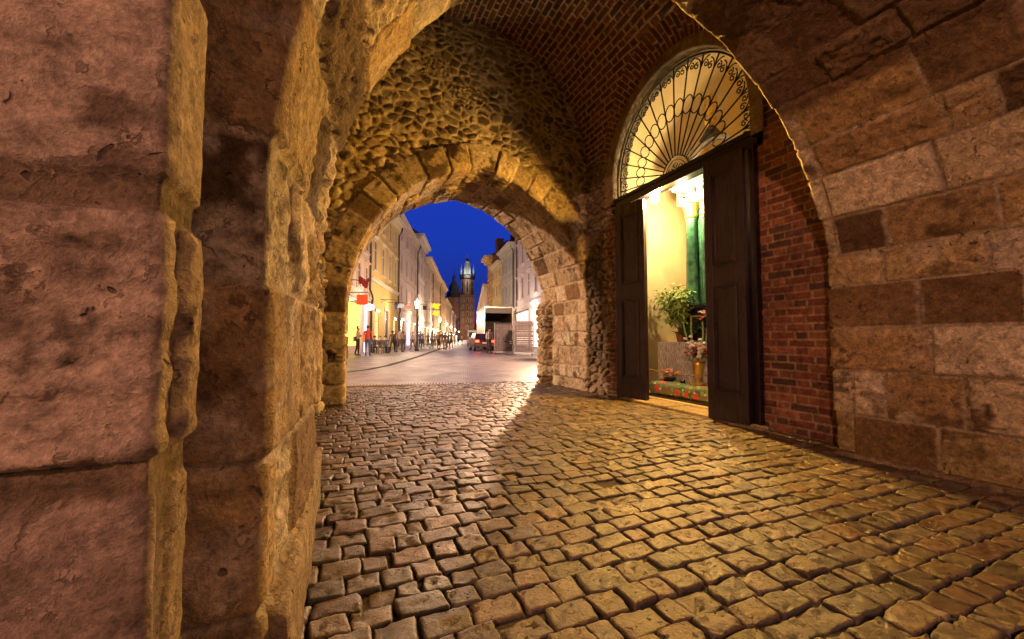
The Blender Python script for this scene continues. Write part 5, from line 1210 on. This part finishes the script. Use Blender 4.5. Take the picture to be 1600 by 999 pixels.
def cage(label, px, dp, w, h, dpt, rz):
    o = thing('roll_cage', label, 'roll cage', G(px, dp), rz, 'roll cages behind the truck')
    m_ = MB()
    for x_ in (-w / 2, w / 2):
        for y_ in (0, dpt): m_.tube([(x_, y_, .12), (x_, y_, h)], .022, 6)
    nb = 26
    for k in range(nb):
        z_ = .2 + (h - .22) * k / (nb - 1); m_.tube([(-w / 2, 0, z_), (w / 2, 0, z_)], .008, 4); m_.tube([(-w / 2, 0, z_), (-w / 2, dpt, z_)], .008, 4); m_.tube([(w / 2, 0, z_), (w / 2, dpt, z_)], .008, 4)
    for k in range(1, 6): x_ = -w / 2 + w * k / 6; m_.tube([(x_, 0, .15), (x_, 0, h)], .006, 4)
    m_.build('wire_frame', M_cage, o)
    m_ = MB(); z_ = .2; rq = random.Random(int(px))
    while z_ < h - .12: hh = rq.uniform(.10, .17); e_ = rq.uniform(0, .04); m_.box((-w / 2 + .05 + e_, .04 + e_, z_), (w / 2 - .05 - e_, dpt - .05, z_ + hh - .02)); z_ += hh
    m_.build('stacked_crate', M_goods, o, bevel=.006)
    m_ = MB(); m_.box((-w / 2 - .02, -.02, .10), (w / 2 + .02, dpt, .16)); m_.build('base', M_kerb, o)
    for x_ in (-w / 2 + .08, w / 2 - .08):
        for y_ in (.08, dpt - .08): m2 = MB(); m2.tube([(x_ - .02, y_, .05), (x_ + .02, y_, .05)], [.05, .05], 10); m2.build('castor', M_tyre, o)
    return o
cage('left roll cage packed with dark trays, beside the standing person', 787.5, 27.2, 1.28, 2.08, .8, -YAW)
cage('right roll cage packed with dark trays, against the arch pier', 818.5, 25.2, 1.20, 2.12, .8, -YAW)

# ================================================================== CHAPEL LAMPS
YEL = (1, .50, .075)
def small_lamp(name, label, loc, r, col, st):
    o = thing(name, label, 'lamp', loc); m_ = MB(); m_.ball((0, 0, 0), r, 12); m_.build('bulb', emit(name + '_glow', col, st), o, smooth=True)
    m_ = MB(); m_.lathe([(r * .5, r * .8), (r * .6, r * 1.5), (r * .2, r * 1.6)], n=10); m_.build('socket', M_cast, o); return o
LA = (4.47, 4.95, 3.20)
small_lamp('door_lamp', 'glaring bare lamp at the top of the doorway beside the left door leaf', LA, .07, (1, .9, .7), 260)
dl = light('door_lamp_light', (LA[0] - .03, LA[1] - .07, LA[2]), 1900, YEL, .035, 'SPOT', spot=R(178), blend=.12)
dl.rotation_euler = Vector((-1, -.02, -.14)).to_track_quat('-Z', 'Y').to_euler()
LB = (5.26, 5.12, 3.29)
small_lamp('altar_lamp', 'bright lamp hanging before the altar cornice', LB, .06, (1, .95, .8), 160)
light('altar_lamp_light', (LB[0], LB[1] + .05, LB[2] - .09), 190, (1, .78, .40), .06)

# ================================================================== SKY
w = bpy.data.worlds.new('World'); scene.world = w; w.use_nodes = True; t = NT(w); bg = t.n['Background']
sky = t.new('ShaderNodeTexSky', sky_type='NISHITA', sun_disc=False); sky.sun_elevation = R(-4); sky.sun_rotation = R(250)
tc = t.new('ShaderNodeTexCoord'); sx = t.new('ShaderNodeSeparateXYZ'); t.to(tc, 'Generated', sx, 'Vector')
nz = t.new('ShaderNodeTexNoise', _Scale=3.2, _Detail=5); mpn = t.new('ShaderNodeMapping'); mpn.inputs['Scale'].default_value = (1, 1, 3.5); t.to(tc, 'Generated', mpn, 'Vector'); t.to(mpn, 'Vector', nz, 'Vector')
zz_ = t.new('ShaderNodeMath', operation='MULTIPLY_ADD'); zz_.inputs[1].default_value = .10; t.to(nz, 'Fac', zz_, 0); t.to(sx, 'Z', zz_, 2)
cr_ = t.new('ShaderNodeValToRGB'); e = cr_.color_ramp.elements; e[0].position = .07; e[0].color = (.034, .040, .15, 1); e[1].position = .50; e[1].color = (.010, .045, .48, 1)
x_ = e.new(.16); x_.color = (.011, .030, .27, 1); x_ = e.new(.28); x_.color = (.010, .040, .42, 1)
t.to(zz_, 'Value', cr_, 'Fac')
ms = t.new('ShaderNodeMix', data_type='RGBA', blend_type='ADD'); ms.inputs['Factor'].default_value = .04; t.l.new(cr_.outputs['Color'], ms.inputs['A']); t.l.new(sky.outputs['Color'], ms.inputs['B'])
gl = t.new('ShaderNodeMapRange'); gl.inputs['From Min'].default_value = -.1; gl.inputs['From Max'].default_value = .75; gl.inputs['To Min'].default_value = .07; t.to(sx, 'Y', gl, 'Value')
gm = t.new('ShaderNodeVectorMath', operation='SCALE'); t.l.new(ms.outputs['Result'], gm.inputs[0]); t.to(gl, 'Result', gm, 'Scale'); t.to(gm, 'Vector', bg, 'Color'); bg.inputs['Strength'].default_value = 1.0
sun = bpy.data.lights.new('sun', 'SUN'); sun.energy = .01; sun.angle = R(10); sun.color = (.6, .7, 1); so = bpy.data.objects.new('sun', sun); link(so); so.rotation_euler = (R(60), 0, R(200))

vs = scene.view_settings; vs.view_transform = 'Standard'; vs.look = 'None'; vs.gamma = 1; vs.exposure = 0
scene.cycles.use_denoising = True; scene.cycles.max_bounces = 6; scene.cycles.sample_clamp_indirect = 6; scene.cycles.caustics_reflective = False; scene.cycles.caustics_refractive = False
